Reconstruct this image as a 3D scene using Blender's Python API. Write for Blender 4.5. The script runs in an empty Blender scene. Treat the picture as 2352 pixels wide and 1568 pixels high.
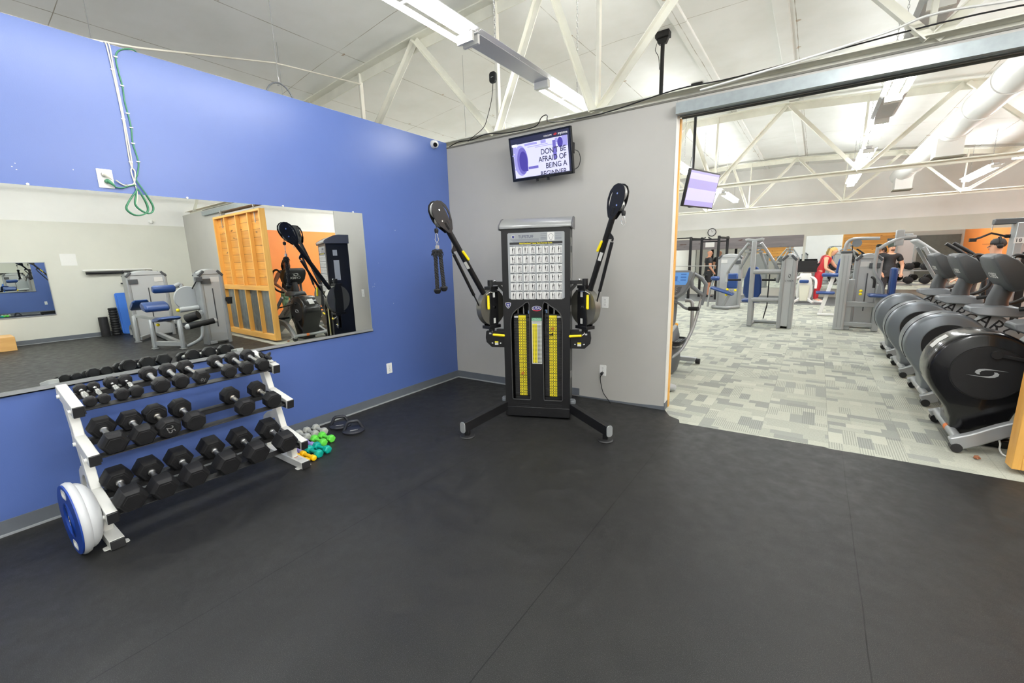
import bpy, math, random
from mathutils import Vector, Matrix
random.seed(7)
SC = bpy.context.scene
COL = SC.collection
PI = math.pi
V = Vector
# ---------------------------------------------------------------- camera
cd = bpy.data.cameras.new('camera'); cam = bpy.data.objects.new('camera', cd); COL.objects.link(cam)
cd.sensor_width = 36.0; cd.lens = 973.684 / 2352 * 36.0; cd.clip_start = 0.05; cd.clip_end = 100
cr, cu, cb = V((0.818578, 0.573825, -0.025596)), V((-0.088406, 0.169895, 0.981489)), V((0.567551, -0.801162, 0.189802))
cm = Matrix((cr, cu, cb)).transposed().to_4x4(); cm.translation = V((3.837, -4.130, 1.55))
cam.matrix_world = cm
SC.camera = cam
# ---------------------------------------------------------------- world, exposure
w = bpy.data.worlds.new('world'); SC.world = w; w.use_nodes = True
w.node_tree.nodes['Background'].inputs[0].default_value = (0.9, 0.95, 1, 1)
w.node_tree.nodes['Background'].inputs[1].default_value = 0.05
vs = SC.view_settings
vs.view_transform = 'Standard'; vs.look = 'None'; vs.gamma = 1; vs.use_curve_mapping = False
vs.exposure = 0.0
TUBE_POWER, TUBE_NEAR, TUBE_HALL = 80.0, 56.0, 128.0     # emission of the gym tubes, of the row over the rack (dimmed to even the blue wall), of the room's other rows
cy = SC.cycles
cy.use_denoising = True; cy.max_bounces = 8; cy.diffuse_bounces = 5; cy.glossy_bounces = 5
cy.transmission_bounces = 4; cy.sample_clamp_indirect = 6.0; cy.use_adaptive_sampling = True
cy.adaptive_threshold = 0.02; cy.blur_glossy = 0.5

# ---------------------------------------------------------------- mesh helpers
def rotm(o=(0, 0, 0), x=(1, 0, 0), y=(0, 1, 0)):
    x = V(x).normalized(); y = V(y); z = x.cross(y).normalized(); y = z.cross(x)
    m = Matrix((x, y, z)).transposed().to_4x4(); m.translation = V(o); return m

class MB:
    def __init__(s): s.v = []; s.f = []
    def add(s, vs, fs, M=None):
        n = len(s.v)
        s.v += [tuple(M @ V(p)) for p in vs] if M is not None else [tuple(p) for p in vs]
        s.f += [tuple(i + n for i in f) for f in fs]; return s
    def box(s, c, d, M=None):
        x, y, z = [k / 2 for k in d]; a, b, e = c
        vs = [(a + i * x, b + j * y, e + k * z) for i in (-1, 1) for j in (-1, 1) for k in (-1, 1)]
        return s.add(vs, [(0, 1, 3, 2), (4, 6, 7, 5), (0, 4, 5, 1), (2, 3, 7, 6), (0, 2, 6, 4), (1, 5, 7, 3)], M)
    def b2(s, p, q, M=None):
        return s.box([(i + j) / 2 for i, j in zip(p, q)], [abs(j - i) for i, j in zip(p, q)], M)
    def bar(s, p, q, w, h, up=(0, 0, 1)):
        p, q = V(p), V(q); d = q - p; L = d.length; d.normalize(); u = V(up)
        if abs(d.dot(u)) > .99: u = V((0, 1, 0))
        sd = d.cross(u).normalized()
        return s.box((L / 2, 0, 0), (L, w, h), rotm(p, d, -sd))
    def prism(s, poly, t0, t1, M=None):
        n = len(poly)
        vs = [(x, y, t0) for x, y in poly] + [(x, y, t1) for x, y in poly]
        fs = [tuple(range(n - 1, -1, -1)), tuple(range(n, 2 * n))] + [(i, (i + 1) % n, n + (i + 1) % n, n + i) for i in range(n)]
        return s.add(vs, fs, M)
    def rings(s, rs, caps=True, closed=False):
        n = len(rs[0]); b = len(s.v)
        for r in rs: s.v += [tuple(p) for p in r]
        m = len(rs)
        for i in range(m if closed else m - 1):
            for j in range(n):
                k = (j + 1) % n; a = b + i * n; c = b + ((i + 1) % m) * n
                s.f.append((a + j, a + k, c + k, c + j))
        if caps and not closed:
            s.f.append(tuple(b + j for j in range(n - 1, -1, -1))); s.f.append(tuple(b + (m - 1) * n + j for j in range(n)))
        return s
    def tube(s, pts, r, n=10, closed=False, sq=1.0):
        pts = [V(p) for p in pts]; m = len(pts)
        rr = r if isinstance(r, (list, tuple)) else [r] * m
        T = []
        for i in range(m):
            a = pts[i - 1] if (i > 0 or closed) else pts[i]; c = pts[(i + 1) % m] if (i < m - 1 or closed) else pts[i]
            T.append((c - a).normalized() if (c - a).length > 1e-9 else V((0, 0, 1)))
        u = V((0, 0, 1)) if abs(T[0].z) < .9 else V((1, 0, 0))
        rs = []
        for i in range(m):
            u = (u - T[i] * u.dot(T[i])).normalized(); w_ = T[i].cross(u)
            rs.append([pts[i] + (u * math.cos(2 * PI * k / n) + w_ * math.sin(2 * PI * k / n) * sq) * rr[i] for k in range(n)])
        return s.rings(rs, True, closed)
    def cyl(s, p, q, r, r2=None, n=20):
        return s.tube([p, q], [r, r if r2 is None else r2], n)
    def lathe(s, prof, n=24, M=None, ph=0.0):
        M = M or Matrix()
        rs = [[M @ V((r * math.cos(ph + 2 * PI * k / n), r * math.sin(ph + 2 * PI * k / n), z)) for k in range(n)] for r, z in prof]
        return s.rings(rs)
    def ball(s, c, r, n=14, m=8, sc=(1, 1, 1)):
        M = Matrix.Translation(c) @ Matrix.Diagonal((sc[0], sc[1], sc[2], 1))
        return s.lathe([(max(r * math.sin(PI * i / m), 1e-4), -r * math.cos(PI * i / m)) for i in range(m + 1)], n, M)
    def grid(s, P):
        b = len(s.v); n = len(P[0])
        for row in P: s.v += [tuple(p) for p in row]
        for i in range(len(P) - 1):
            for j in range(n - 1):
                s.f.append((b + i * n + j, b + i * n + j + 1, b + (i + 1) * n + j + 1, b + (i + 1) * n + j))
        return s
    def mesh(s, me, M=None):
        return s.add([v.co for v in me.vertices], [tuple(p.vertices) for p in me.polygons], M)
    def text(s, txt, size, M, depth=.0006, align='CENTER', sx=1.0, bold=0., res=2):
        c = bpy.data.curves.new('t', 'FONT'); c.body = txt; c.size = size; c.align_x = align; c.align_y = 'CENTER'
        c.extrude = depth; c.resolution_u = res; c.offset = bold * size
        o = bpy.data.objects.new('t', c); COL.objects.link(o)
        me = bpy.data.meshes.new_from_object(o.evaluated_get(bpy.context.evaluated_depsgraph_get()))
        bpy.data.objects.remove(o); bpy.data.curves.remove(c)
        s.mesh(me, M @ Matrix.Diagonal((sx, 1, 1, 1))); bpy.data.meshes.remove(me); return s
    def plate(s, outer, holes, t, M):
        "flat plate with holes in local xy, thickness t along z"
        c = bpy.data.curves.new('t', 'CURVE'); c.dimensions = '2D'; c.fill_mode = 'BOTH'; c.extrude = t / 2
        for P in [outer] + list(holes):
            sp = c.splines.new('POLY'); sp.points.add(len(P) - 1); sp.use_cyclic_u = True
            for k, (x, y) in enumerate(P): sp.points[k].co = (x, y, 0, 1)
        o = bpy.data.objects.new('t', c); COL.objects.link(o)
        me = bpy.data.meshes.new_from_object(o.evaluated_get(bpy.context.evaluated_depsgraph_get()))
        bpy.data.objects.remove(o); bpy.data.curves.remove(c)
        s.mesh(me, M); bpy.data.meshes.remove(me); return s

def rr(w_, h, r, n=5, cx=0, cy_=0):
    P = []
    for (sx, sy, a0) in ((1, 1, 0), (-1, 1, 90), (-1, -1, 180), (1, -1, 270)):
        for k in range(n + 1):
            a = math.radians(a0 + 90 * k / n)
            P.append((cx + sx * (w_ / 2 - r) + r * math.cos(a), cy_ + sy * (h / 2 - r) + r * math.sin(a)))
    return P
def circ(r, n=24, cx=0, cy_=0, sy=1): return [(cx + r * math.cos(2 * PI * k / n), cy_ + r * sy * math.sin(2 * PI * k / n)) for k in range(n)]
def arc(c, r, a0, a1, n, f): return [f(c, r, math.radians(a0 + (a1 - a0) * k / n)) for k in range(n + 1)]
def smooth_path(P, k=4):
    P = [V(p) for p in P]; out = []
    for i in range(len(P) - 1):
        p0, p1, p2, p3 = P[max(i - 1, 0)], P[i], P[i + 1], P[min(i + 2, len(P) - 1)]
        for j in range(k):
            t = j / k
            out.append(.5 * ((2 * p1) + (p2 - p0) * t + (2 * p0 - 5 * p1 + 4 * p2 - p3) * t * t + (3 * p1 - p0 - 3 * p2 + p3) * t ** 3))
    return out + [P[-1]]

def obj(name, mb, m, parent=None, bevel=0, smooth=35, loc=None):
    me = bpy.data.meshes.new(name); me.from_pydata(mb.v, [], mb.f); me.validate()
    if m is not None: me.materials.append(m)
    if smooth:
        me.shade_smooth(); me.set_sharp_from_angle(angle=math.radians(smooth))
    o = bpy.data.objects.new(name, me); COL.objects.link(o)
    if parent is not None: o.parent = parent
    if loc: o.location = loc
    if bevel:
        b = o.modifiers.new('b', 'BEVEL'); b.width = bevel; b.segments = 2; b.limit_method = 'ANGLE'; b.angle_limit = math.radians(40)
        b.harden_normals = False
    return o
def tag(o, label, cat, group=None, kind=None):
    o['label'] = label; o['category'] = cat
    if group: o['group'] = group
    if kind: o['kind'] = kind
    return o
def thing(name, label, cat, loc=(0, 0, 0), rz=0, group=None):
    o = bpy.data.objects.new(name, None); COL.objects.link(o); o.empty_display_size = .1
    o.location = loc; o.rotation_euler = (0, 0, rz)
    return tag(o, label, cat, group)
def struct(name, mb, m, bevel=0, smooth=35, parent=None):
    o = obj(name, mb, m, parent, bevel, smooth)
    if parent is None: o['kind'] = 'structure'
    return o
def dup(root, loc=None, rz=None, label=None, group=None, rot=None):
    r = root.copy(); COL.objects.link(r)
    if loc is not None: r.location = loc
    if rz is not None: r.rotation_euler = (0, 0, rz)
    if rot is not None: r.rotation_euler = rot
    if label: r['label'] = label
    if group: r['group'] = group
    for ch in [c for c in root.children]:
        c = ch.copy(); COL.objects.link(c); c.parent = r
        for g_ in ch.children:
            d = g_.copy(); COL.objects.link(d); d.parent = c
    return r

# ---------------------------------------------------------------- materials
def nt(m): return m.node_tree.nodes, m.node_tree.links
def mat(name, col, rough=.5, metal=0., spec=.5, var=0., vs_=8., bump=0., bs=200., coat=0.):
    m = bpy.data.materials.new(name); m.use_nodes = True; N, L = nt(m); p = N['Principled BSDF']
    p.inputs['Base Color'].default_value = (*col, 1); p.inputs['Roughness'].default_value = rough
    p.inputs['Metallic'].default_value = metal; p.inputs['Specular IOR Level'].default_value = spec
    p.inputs['Coat Weight'].default_value = coat
    if var or bump:
        tc = N.new('ShaderNodeTexCoord')
    if var:
        n = N.new('ShaderNodeTexNoise'); n.inputs['Scale'].default_value = vs_; n.inputs['Detail'].default_value = 4
        L.new(tc.outputs['Object'], n.inputs['Vector'])
        r = N.new('ShaderNodeMapRange'); r.inputs[1].default_value = .3; r.inputs[2].default_value = .7
        r.inputs[3].default_value = 1 - var; r.inputs[4].default_value = 1 + var
        L.new(n.outputs['Fac'], r.inputs[0])
        x = N.new('ShaderNodeVectorMath'); x.operation = 'SCALE'; x.inputs[0].default_value = col
        L.new(r.outputs[0], x.inputs['Scale']); L.new(x.outputs[0], p.inputs['Base Color'])
    if bump:
        n = N.new('ShaderNodeTexNoise'); n.inputs['Scale'].default_value = bs
        L.new(tc.outputs['Object'], n.inputs['Vector'])
        b = N.new('ShaderNodeBump'); b.inputs['Strength'].default_value = bump; b.inputs['Distance'].default_value = .002
        L.new(n.outputs['Fac'], b.inputs['Height']); L.new(b.outputs[0], p.inputs['Normal'])
    return m
def emat(name, col, st):
    m = bpy.data.materials.new(name); m.use_nodes = True; N, L = nt(m); p = N['Principled BSDF']
    p.inputs['Base Color'].default_value = (*[c * .3 for c in col], 1); p.inputs['Emission Color'].default_value = (*col, 1)
    p.inputs['Emission Strength'].default_value = st; p.inputs['Roughness'].default_value = .3; return m
def s2l(*c): return tuple(((x / 255 + .055) / 1.055) ** 2.4 if x > 10 else x / 255 / 12.92 for x in c)
class NG:
    "tiny node-math builder"
    def __init__(s, m): s.N, s.L = nt(m); s.p = s.N['Principled BSDF']
    def m(s, op, a, b=None, c=None):
        n = s.N.new('ShaderNodeMath'); n.operation = op
        for i, x in enumerate((a, b, c)):
            if x is None: continue
            if isinstance(x, (int, float)): n.inputs[i].default_value = x
            else: s.L.new(x, n.inputs[i])
        return n.outputs[0]
    def xyz(s, rz=0, off=(0, 0)):
        tc = s.N.new('ShaderNodeTexCoord'); mp = s.N.new('ShaderNodeMapping'); mp.vector_type = 'TEXTURE'
        mp.inputs['Location'].default_value = (off[0], off[1], 0); mp.inputs['Rotation'].default_value = (0, 0, rz)
        s.L.new(tc.outputs['Object'], mp.inputs['Vector']); s.co = mp.outputs[0]
        sp = s.N.new('ShaderNodeSeparateXYZ'); s.L.new(mp.outputs[0], sp.inputs[0]); return sp.outputs
    def comb(s, a, b, c=0.):
        n = s.N.new('ShaderNodeCombineXYZ')
        for i, x in enumerate((a, b, c)):
            if isinstance(x, (int, float)): n.inputs[i].default_value = x
            else: s.L.new(x, n.inputs[i])
        return n.outputs[0]
    def noise(s, vec, scale, detail=4, rough=.5):
        n = s.N.new('ShaderNodeTexNoise'); n.inputs['Scale'].default_value = scale; n.inputs['Detail'].default_value = detail
        n.inputs['Roughness'].default_value = rough; s.L.new(vec, n.inputs['Vector']); return n.outputs['Fac']
    def white(s, vec):
        n = s.N.new('ShaderNodeTexWhiteNoise'); n.noise_dimensions = '3D'; s.L.new(vec, n.inputs['Vector']); return n.outputs['Value']
    def mix(s, f, a, b):
        n = s.N.new('ShaderNodeMix'); n.data_type = 'RGBA'; n.clamp_factor = True
        for i, x in ((0, f), (6, a), (7, b)):
            if isinstance(x, (int, float)): n.inputs[i].default_value = x
            elif isinstance(x, tuple): n.inputs[i].default_value = (*x, 1)
            else: s.L.new(x, n.inputs[i])
        return n.outputs[2]
    def rng(s, x, a, b, c, d):
        n = s.N.new('ShaderNodeMapRange')
        s.L.new(x, n.inputs[0])
        for i, k in enumerate((a, b, c, d)): n.inputs[i + 1].default_value = k
        return n.outputs[0]
    def line(s, x, period, off, width):
        "1 near the lines x = off + k*period"
        t = s.m('FRACT', s.m('DIVIDE', s.m('SUBTRACT', x, off - period / 2), period))
        return s.m('LESS_THAN', s.m('ABSOLUTE', s.m('SUBTRACT', t, .5)), width / period / 2)
    def bump(s, h, st, dist):
        b = s.N.new('ShaderNodeBump'); b.inputs['Strength'].default_value = st; b.inputs['Distance'].default_value = dist
        s.L.new(h, b.inputs['Height']); s.L.new(b.outputs[0], s.p.inputs['Normal'])

black = mat('black_powder', (.007, .007, .008), .42, 0, .4)
blackgl = mat('black_gloss', (.004, .004, .005), .2, 0, .4, coat=.2)
rubber = mat('black_rubber', (.010, .010, .011), .58, 0, .32, var=.2, vs_=25, bump=.15, bs=300)
rubber2 = mat('worn_rubber', (.016, .016, .017), .5, 0, .4, var=.3, vs_=12)
plastic = mat('black_plastic', (.010, .010, .011), .5, 0, .4)
chrome = mat('chrome', (.75, .75, .76), .12, 1.)
steel = mat('steel', (.5, .5, .5), .3, 1.)
whitep = mat('white_paint', s2l(226, 226, 220), .4, var=.04, vs_=6)
whitepl = mat('white_plastic', s2l(232, 232, 228), .35)
yellow = mat('yellow_grip', s2l(240, 215, 10), .45)
yellowlab = mat('yellow_label', s2l(222, 208, 30), .5)
silver = mat('silver_paint', s2l(158, 161, 162), .35, .3, var=.03)
silver2 = mat('silver_cover', s2l(174, 177, 178), .4, .1)
galv = mat('galvanized', s2l(150, 158, 160), .42, .6, var=.08, vs_=20)
trussm = mat('cream_steel_paint', s2l(232, 231, 218), .55, var=.06, vs_=5)
bluepad = mat('blue_vinyl', s2l(26, 60, 118), .38, coat=.1)
dgrey = mat('dark_grey_plastic', s2l(70, 73, 76), .45)
mgrey = mat('mid_grey_plastic', s2l(112, 116, 120), .4, .2)
greyhs = mat('grey_housing', s2l(110, 116, 122), .3, .35)
labelw = mat('label_white', s2l(206, 206, 203), .5)
ink = mat('ink', (.015, .015, .017), .6)
inkgrey = mat('ink_grey', (.2, .2, .2), .6)
G_ = math.radians(2.43305); cg, sg = math.cos(G_), math.sin(G_)
def gw(s, d, z=0.): return V((s * cg - d * sg, s * sg + d * cg, z))
GM = Matrix.Rotation(G_, 4, 'Z')      # gray-wall frame: x along the wall, y into the gym
# ================================================================ SETTING
def rubber_floor():
    m = bpy.data.materials.new('rubber_floor'); m.use_nodes = True; g = NG(m); X, Y, Z = g.xyz()
    fine = g.noise(g.co, 420, 2, .6); big = g.noise(g.co, 1.3, 4, .6); mid = g.noise(g.co, 9, 4, .65)
    base = g.mix(g.rng(big, .3, .7, 0, 1), s2l(24, 24, 25), s2l(32, 32, 31))
    base = g.mix(g.rng(mid, .45, .8, 0, .5), base, s2l(42, 42, 41))
    base = g.mix(g.rng(fine, .56, .7, 0, .75), base, s2l(84, 84, 81))
    base = g.mix(g.rng(fine, .44, .3, 0, .7), base, (.01, .01, .011))
    # seams between the rolls of matting (along y)
    wob = g.m('MULTIPLY', g.m('SUBTRACT', g.noise(g.co, 2.2, 2), .5), .012)
    sx = g.line(g.m('ADD', X, wob), 1.224, 4.145, .005)
    base = g.mix(sx, base, (.003, .003, .003))
    g.L.new(base, g.p.inputs['Base Color'])
    g.L.new(g.rng(mid, .3, .75, .36, .58), g.p.inputs['Roughness'])
    g.p.inputs['Specular IOR Level'].default_value = .30
    g.bump(fine, .5, .0015); return m
def carpet():
    m = bpy.data.materials.new('carpet_tiles'); m.use_nodes = True; g = NG(m)
    X, Y, Z = g.xyz(math.radians(-.25), (3.0924, .9146)); S = .48864
    u = g.m('DIVIDE', X, S); v = g.m('DIVIDE', Y, S); fu = g.m('FLOOR', u); fv = g.m('FLOOR', v)
    par = g.m('FLOORED_MODULO', g.m('ADD', fu, fv), 2.)
    lu = g.m('FRACT', u); lv = g.m('FRACT', v)
    def sel(a, b): return g.m('ADD', g.m('MULTIPLY', par, a), g.m('MULTIPLY', g.m('SUBTRACT', 1., par), b))
    a = sel(lu, lv); b = sel(lv, lu)                      # a runs along the pile stripes
    cell = g.white(g.comb(fu, fv, 3.)); 
    band = g.m('FLOOR', g.m('MULTIPLY', b, 5.)); 
    cut = g.m('FLOOR', g.m('ADD', g.m('MULTIPLY', a, 2.), g.white(g.comb(band, fu, fv))))
    rnd = g.white(g.comb(g.m('ADD', band, g.m('MULTIPLY', cell, 40.)), cut, cell))
    rnd2 = g.white(g.comb(cut, g.m('ADD', band, g.m('MULTIPLY', cell, 17.)), g.m('ADD', cell, 5.)))
    base = g.mix(g.rng(g.noise(g.co, 120, 2), .3, .7, 0, 1), s2l(168, 170, 158), s2l(184, 186, 172))
    base = g.mix(g.m('MULTIPLY', g.m('GREATER_THAN', rnd, .76), .62), base, s2l(128, 132, 130))
    base = g.mix(g.m('MULTIPLY', g.m('LESS_THAN', rnd, .12), .5), base, s2l(190, 192, 178))
    fl = g.m('GREATER_THAN', g.m('SINE', g.m('MULTIPLY', b, 2 * PI * 30)), .1)
    st = g.m('MULTIPLY', fl, g.m('GREATER_THAN', rnd2, .5))
    base = g.mix(g.m('MULTIPLY', st, .45), base, s2l(112, 114, 112))
    e = g.m('MAXIMUM', g.m('GREATER_THAN', lu, .992), g.m('GREATER_THAN', lv, .992))
    base = g.mix(g.m('MULTIPLY', e, .35), base, s2l(110, 110, 104))
    g.L.new(base, g.p.inputs['Base Color']); g.p.inputs['Roughness'].default_value = .9
    g.p.inputs['Specular IOR Level'].default_value = .25
    g.bump(g.noise(g.co, 500, 2), .4, .002); return m
def ceiling_mat():
    m = bpy.data.materials.new('ceiling_board'); m.use_nodes = True; g = NG(m); X, Y, Z = g.xyz()
    n = g.noise(g.co, 1.5, 4, .6)
    base = g.mix(g.rng(n, .35, .7, 0, 1), s2l(243, 244, 240), s2l(235, 236, 230))
    wob = g.m('MULTIPLY', g.m('SUBTRACT', g.noise(g.co, .9, 2), .5), .03)
    sx = g.line(g.m('ADD', X, wob), 1.22, -1.50, .010); sy = g.line(g.m('ADD', Y, wob), 2.44, -.35, .008)
    s = g.m('MULTIPLY', g.m('MAXIMUM', sx, sy), g.rng(g.noise(g.co, 3., 2), .3, .6, .15, .8))
    base = g.mix(s, base, s2l(150, 140, 118))
    rust = g.m('MULTIPLY', g.m('GREATER_THAN', g.noise(g.co, 6., 2), .70), g.line(X, 1.22, -1.5, .10))
    base = g.mix(g.m('MULTIPLY', rust, .55), base, s2l(168, 132, 88))
    g.L.new(base, g.p.inputs['Base Color']); g.p.inputs['Roughness'].default_value = .75; return m
def wall_paint(name, col, rough, marks=0., mcol=(.8, .8, .8)):
    m = bpy.data.materials.new(name); m.use_nodes = True; g = NG(m); g.xyz()
    n = g.noise(g.co, 1.1, 4, .6)
    base = g.mix(g.rng(n, .3, .7, 0, 1), tuple(c * .96 for c in col), tuple(min(1, c * 1.04) for c in col))
    if marks:
        k = g.noise(g.co, 14, 2, .5); base = g.mix(g.m('MULTIPLY', g.m('GREATER_THAN', k, .80), marks), base, mcol)
        k2 = g.noise(g.co, 30, 2, .7); base = g.mix(g.m('MULTIPLY', g.m('GREATER_THAN', k2, .79), marks * .7), base, tuple(c * .35 for c in col))
    g.L.new(base, g.p.inputs['Base Color']); g.p.inputs['Roughness'].default_value = rough
    g.bump(g.noise(g.co, 160, 3), .12, .002); return m
def wood(name, c1, c2, axis, board=0., off=0., knots=True):
    "axis: index of the grain direction; board: width of the boards across z"
    m = bpy.data.materials.new(name); m.use_nodes = True; g = NG(m); o = g.xyz()
    sc = [14., 14., 14.]; sc[axis] = 1.2
    bid = g.m('FLOOR', g.m('DIVIDE', g.m('SUBTRACT', o[2], off), board)) if board else 0.
    vec = g.comb(g.m('MULTIPLY', o[0], sc[0]), g.m('MULTIPLY', o[1], sc[1]), g.m('ADD', g.m('MULTIPLY', o[2], sc[2]), g.m('MULTIPLY', bid, 7.3) if board else 0.))
    n = g.noise(vec, 1.0, 5, .6)
    base = g.mix(g.rng(n, .3, .7, 0, 1), c1, c2)
    if board:
        base = g.mix(g.m('MULTIPLY', g.white(g.comb(bid, 2., 5.)), .45), base, tuple(c * .55 for c in c2))
    if knots:
        sk = [9., 9., 11.]; sk[axis] = 3.4
        kv = g.comb(g.m('MULTIPLY', o[0], sk[0]), g.m('MULTIPLY', o[1], sk[1]), g.m('MULTIPLY', o[2], sk[2]))
        k = g.noise(kv, 1.0, 1, .4); base = g.mix(g.rng(k, .70, .76, 0, .85), base, s2l(70, 38, 16))
    if board:
        base = g.mix(g.m('MULTIPLY', g.line(o[2], board, off, .007), .9), base, s2l(60, 34, 14))
    g.L.new(base, g.p.inputs['Base Color']); g.p.inputs['Roughness'].default_value = .42; return m

bluewall = wall_paint('blue_wall_paint', s2l(79, 102, 162), .34, .25, s2l(190, 195, 215))
graywall = wall_paint('gray_wall_paint', s2l(176, 174, 168), .5, .12, s2l(215, 215, 212))
beigewall = wall_paint('beige_wall_paint', s2l(203, 203, 192), .5, .1, s2l(225, 225, 220))
whitewall = wall_paint('white_wall_paint', s2l(232, 232, 228), .6)
orangewall = wall_paint('orange_wall_paint', s2l(242, 140, 62), .5)
basem = mat('baseboard_vinyl', s2l(92, 97, 103), .5, var=.05)
shoem = mat('shoe_strip', s2l(150, 154, 156), .5)
pine = wood('pine_boards', s2l(232, 172, 84), s2l(205, 138, 58), 0, .162, .02)
pine_f = wood('pine_frame', s2l(236, 184, 98), s2l(220, 158, 74), 2, knots=False)
pine_h = wood('pine_frame_rail', s2l(236, 184, 98), s2l(220, 158, 74), 0, knots=False)
greywood = wood('grey_stained_board', s2l(128, 122, 122), s2l(104, 99, 101), 0)

YB, YF, XR, XL = -7.0, 14.0, 10.0, -3.0
# floors (rubber matting a few millimetres proud of the carpet)
edge = [(2.80, -.02), (2.905, -.075), (2.93, -.155), (4.04, -.085), (4.06, -.10), (5.30, -.045), (7.6, .06), (7.6, .27)]
poly = [(0, YB), (XR, YB), (XR, .43), (7.6, .33)] + edge[::-1] + [(2.72, .118), (0, 0)]
struct('floor', MB().prism(poly, -.012, 0.), rubber_floor(), smooth=0)
struct('floor_carpet', MB().b2((XL, -.6, -.03), (XR, YF, -.006)), carpet(), smooth=0)
# walls
struct('wall_left', MB().b2((-.12, YB, -.02), (0, .0, 2.975)), bluewall, .002)
gm = MB(); gm.b2((-.12, 0, -.02), (2.712, .12, 2.912), GM); gm.b2((2.712, 0, 2.786), (7.50, .12, 2.912), GM); gm.b2((7.50, 0, -.02), (10.02, .12, 2.912), GM)
struct('wall_back', gm, graywall, .003)
pm = MB(); pm.b2((.75, .121, 1.05), (2.70, .15, 2.32), GM)
struct('trim_1', pm, pine)                      # board cladding on the gym side of the back wall
struct('trim_10', MB().b2((7.5, .121, 0), (9.9, .15, 2.25), GM), mat('dark_panel', s2l(88, 92, 88), .5, var=.1))
struct('wall_back_gym', MB().b2((-2.95, .0, -.02), (-.12, .12, 2.912), GM), graywall)
struct('trim_2', MB().b2((2.712, .119, 0), (2.728, .165, 2.78), GM), pine_f)   # raw stud at the opening
struct('trim_3', MB().b2((2.711, -.003, .0), (2.716, .118, 2.784), GM), whitep) # corner bead, cream
rw = MB(); rw.b2((XR, YB, -.02), (XR + .1, .43, 2.63)); struct('wall_right', rw, beigewall)
struct('wall_right_upper', MB().b2((XR, YB, 2.63), (XR + .1, YF, 4.2)), whitewall)
struct('wall_right_gym', MB().b2((XR, .43, -.02), (XR + .1, YF, 2.63)), orangewall)
struct('wall_far', MB().b2((XL, YF, 2.50), (XR, YF + .1, 4.7)), whitewall)
struct('wall_far_lower', MB().b2((XL, YF, -.02), (XR, YF + .1, 2.50)), beigewall)
struct('wall_outer', MB().b2((XL - .1, YB, -.02), (XL, YF, 4.5)), whitewall)
struct('wall_rear', MB().b2((XL, YB - .1, -.02), (XR, YB, 4.7)), whitewall)
# baseboards
bb = MB(); bb.b2((0, YB, .012), (.008, -.0, .094)); struct('baseboard_left', bb, basem)
MGW = GM @ Matrix(((1, 0, 0, 0), (0, 0, -1, 0), (0, 1, 0, 0), (0, 0, 0, 1)))
b3 = MB(); b3.b2((0, -.008, .012), (1.78, 0, .094), GM); b3.prism([(1.78, 0), (2.712, 0), (2.712, .040), (2.4, .022), (1.78, .012)], 0, .006, MGW); b3.b2((2.7115, -.004, .0), (2.719, .118, .075), GM); b3.b2((7.5, -.008, .012), (10, 0, .094), GM)
struct('baseboard_back', b3, basem)
struct('baseboard_right', MB().b2((XR - .008, YB, .012), (XR, .43, .10)), basem)
sm = MB(); sm.b2((0, YB, 0), (.02, -.0, .012)); struct('trim_4', sm, shoem)
s2 = MB(); s2.b2((0, -.018, 0), (1.5, 0, .012), GM); s2.b2((7.5, -.018, 0), (10, 0, .012), GM); struct('trim_5', s2, shoem)
struct('trim_6', MB().b2((XR - .02, YB, 0), (XR, .43, .012)), shoem)
# dark top edge of the gray wall and the thin cap on the blue wall
struct('trim_7', MB().b2((0, -.006, 2.906), (8.5, .125, 2.922), GM), mat('wall_top_edge', s2l(98, 96, 88), .6))
# ceiling: shallow arch across x
CX_ = [(-3.1, 4.08), (-2.0, 4.22), (-.5, 4.37), (1.3, 4.47), (3.15, 4.45), (5.6, 4.28), (8.0, 3.98), (10.1, 3.62)]
def cz(x):
    for (a, p), (b, q) in zip(CX_, CX_[1:]):
        if x <= b: return p + (q - p) * (x - a) / (b - a)
    return CX_[-1][1]
xs = [-3.1 + 13.2 * k / 44 for k in range(45)]
struct('ceiling', MB().grid([[(x, y, cz(x)) for y in (YF + .1, 8.7, 4.0, -1, YB - .1)] for x in xs]), ceiling_mat(), smooth=60)
tm = MB()
for x in (2.17, 3.24): tm.b2((x - .085, YB, cz(x) - .03), (x + .085, YF, cz(x) + .02))
struct('trim_8', tm, ceiling_mat(), .012)
# galvanized door track along the head of the opening
tk = thing('door_track', 'galvanized sliding door track along the head of the wide opening', 'track')
obj('track_face', MB().b2((2.715, -.066, 2.776), (8.4, -.060, 2.868), GM), galv, tk)
tb = MB(); tb.b2((2.715, -.060, 2.776), (8.4, -.002, 2.782), GM); tb.b2((2.715, -.010, 2.772), (8.4, -.003, 2.868), GM)
obj('track_back', tb, galv, tk)
tl = MB(); tl.b2((2.735, .02, 2.768), (7.48, .028, 2.785), GM); tl.b2((2.735, .10, 2.768), (7.48, .108, 2.785), GM)
obj('bottom_lip', tl, mat('dark_galvanized', s2l(112, 114, 110), .5, .4), tk)

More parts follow.
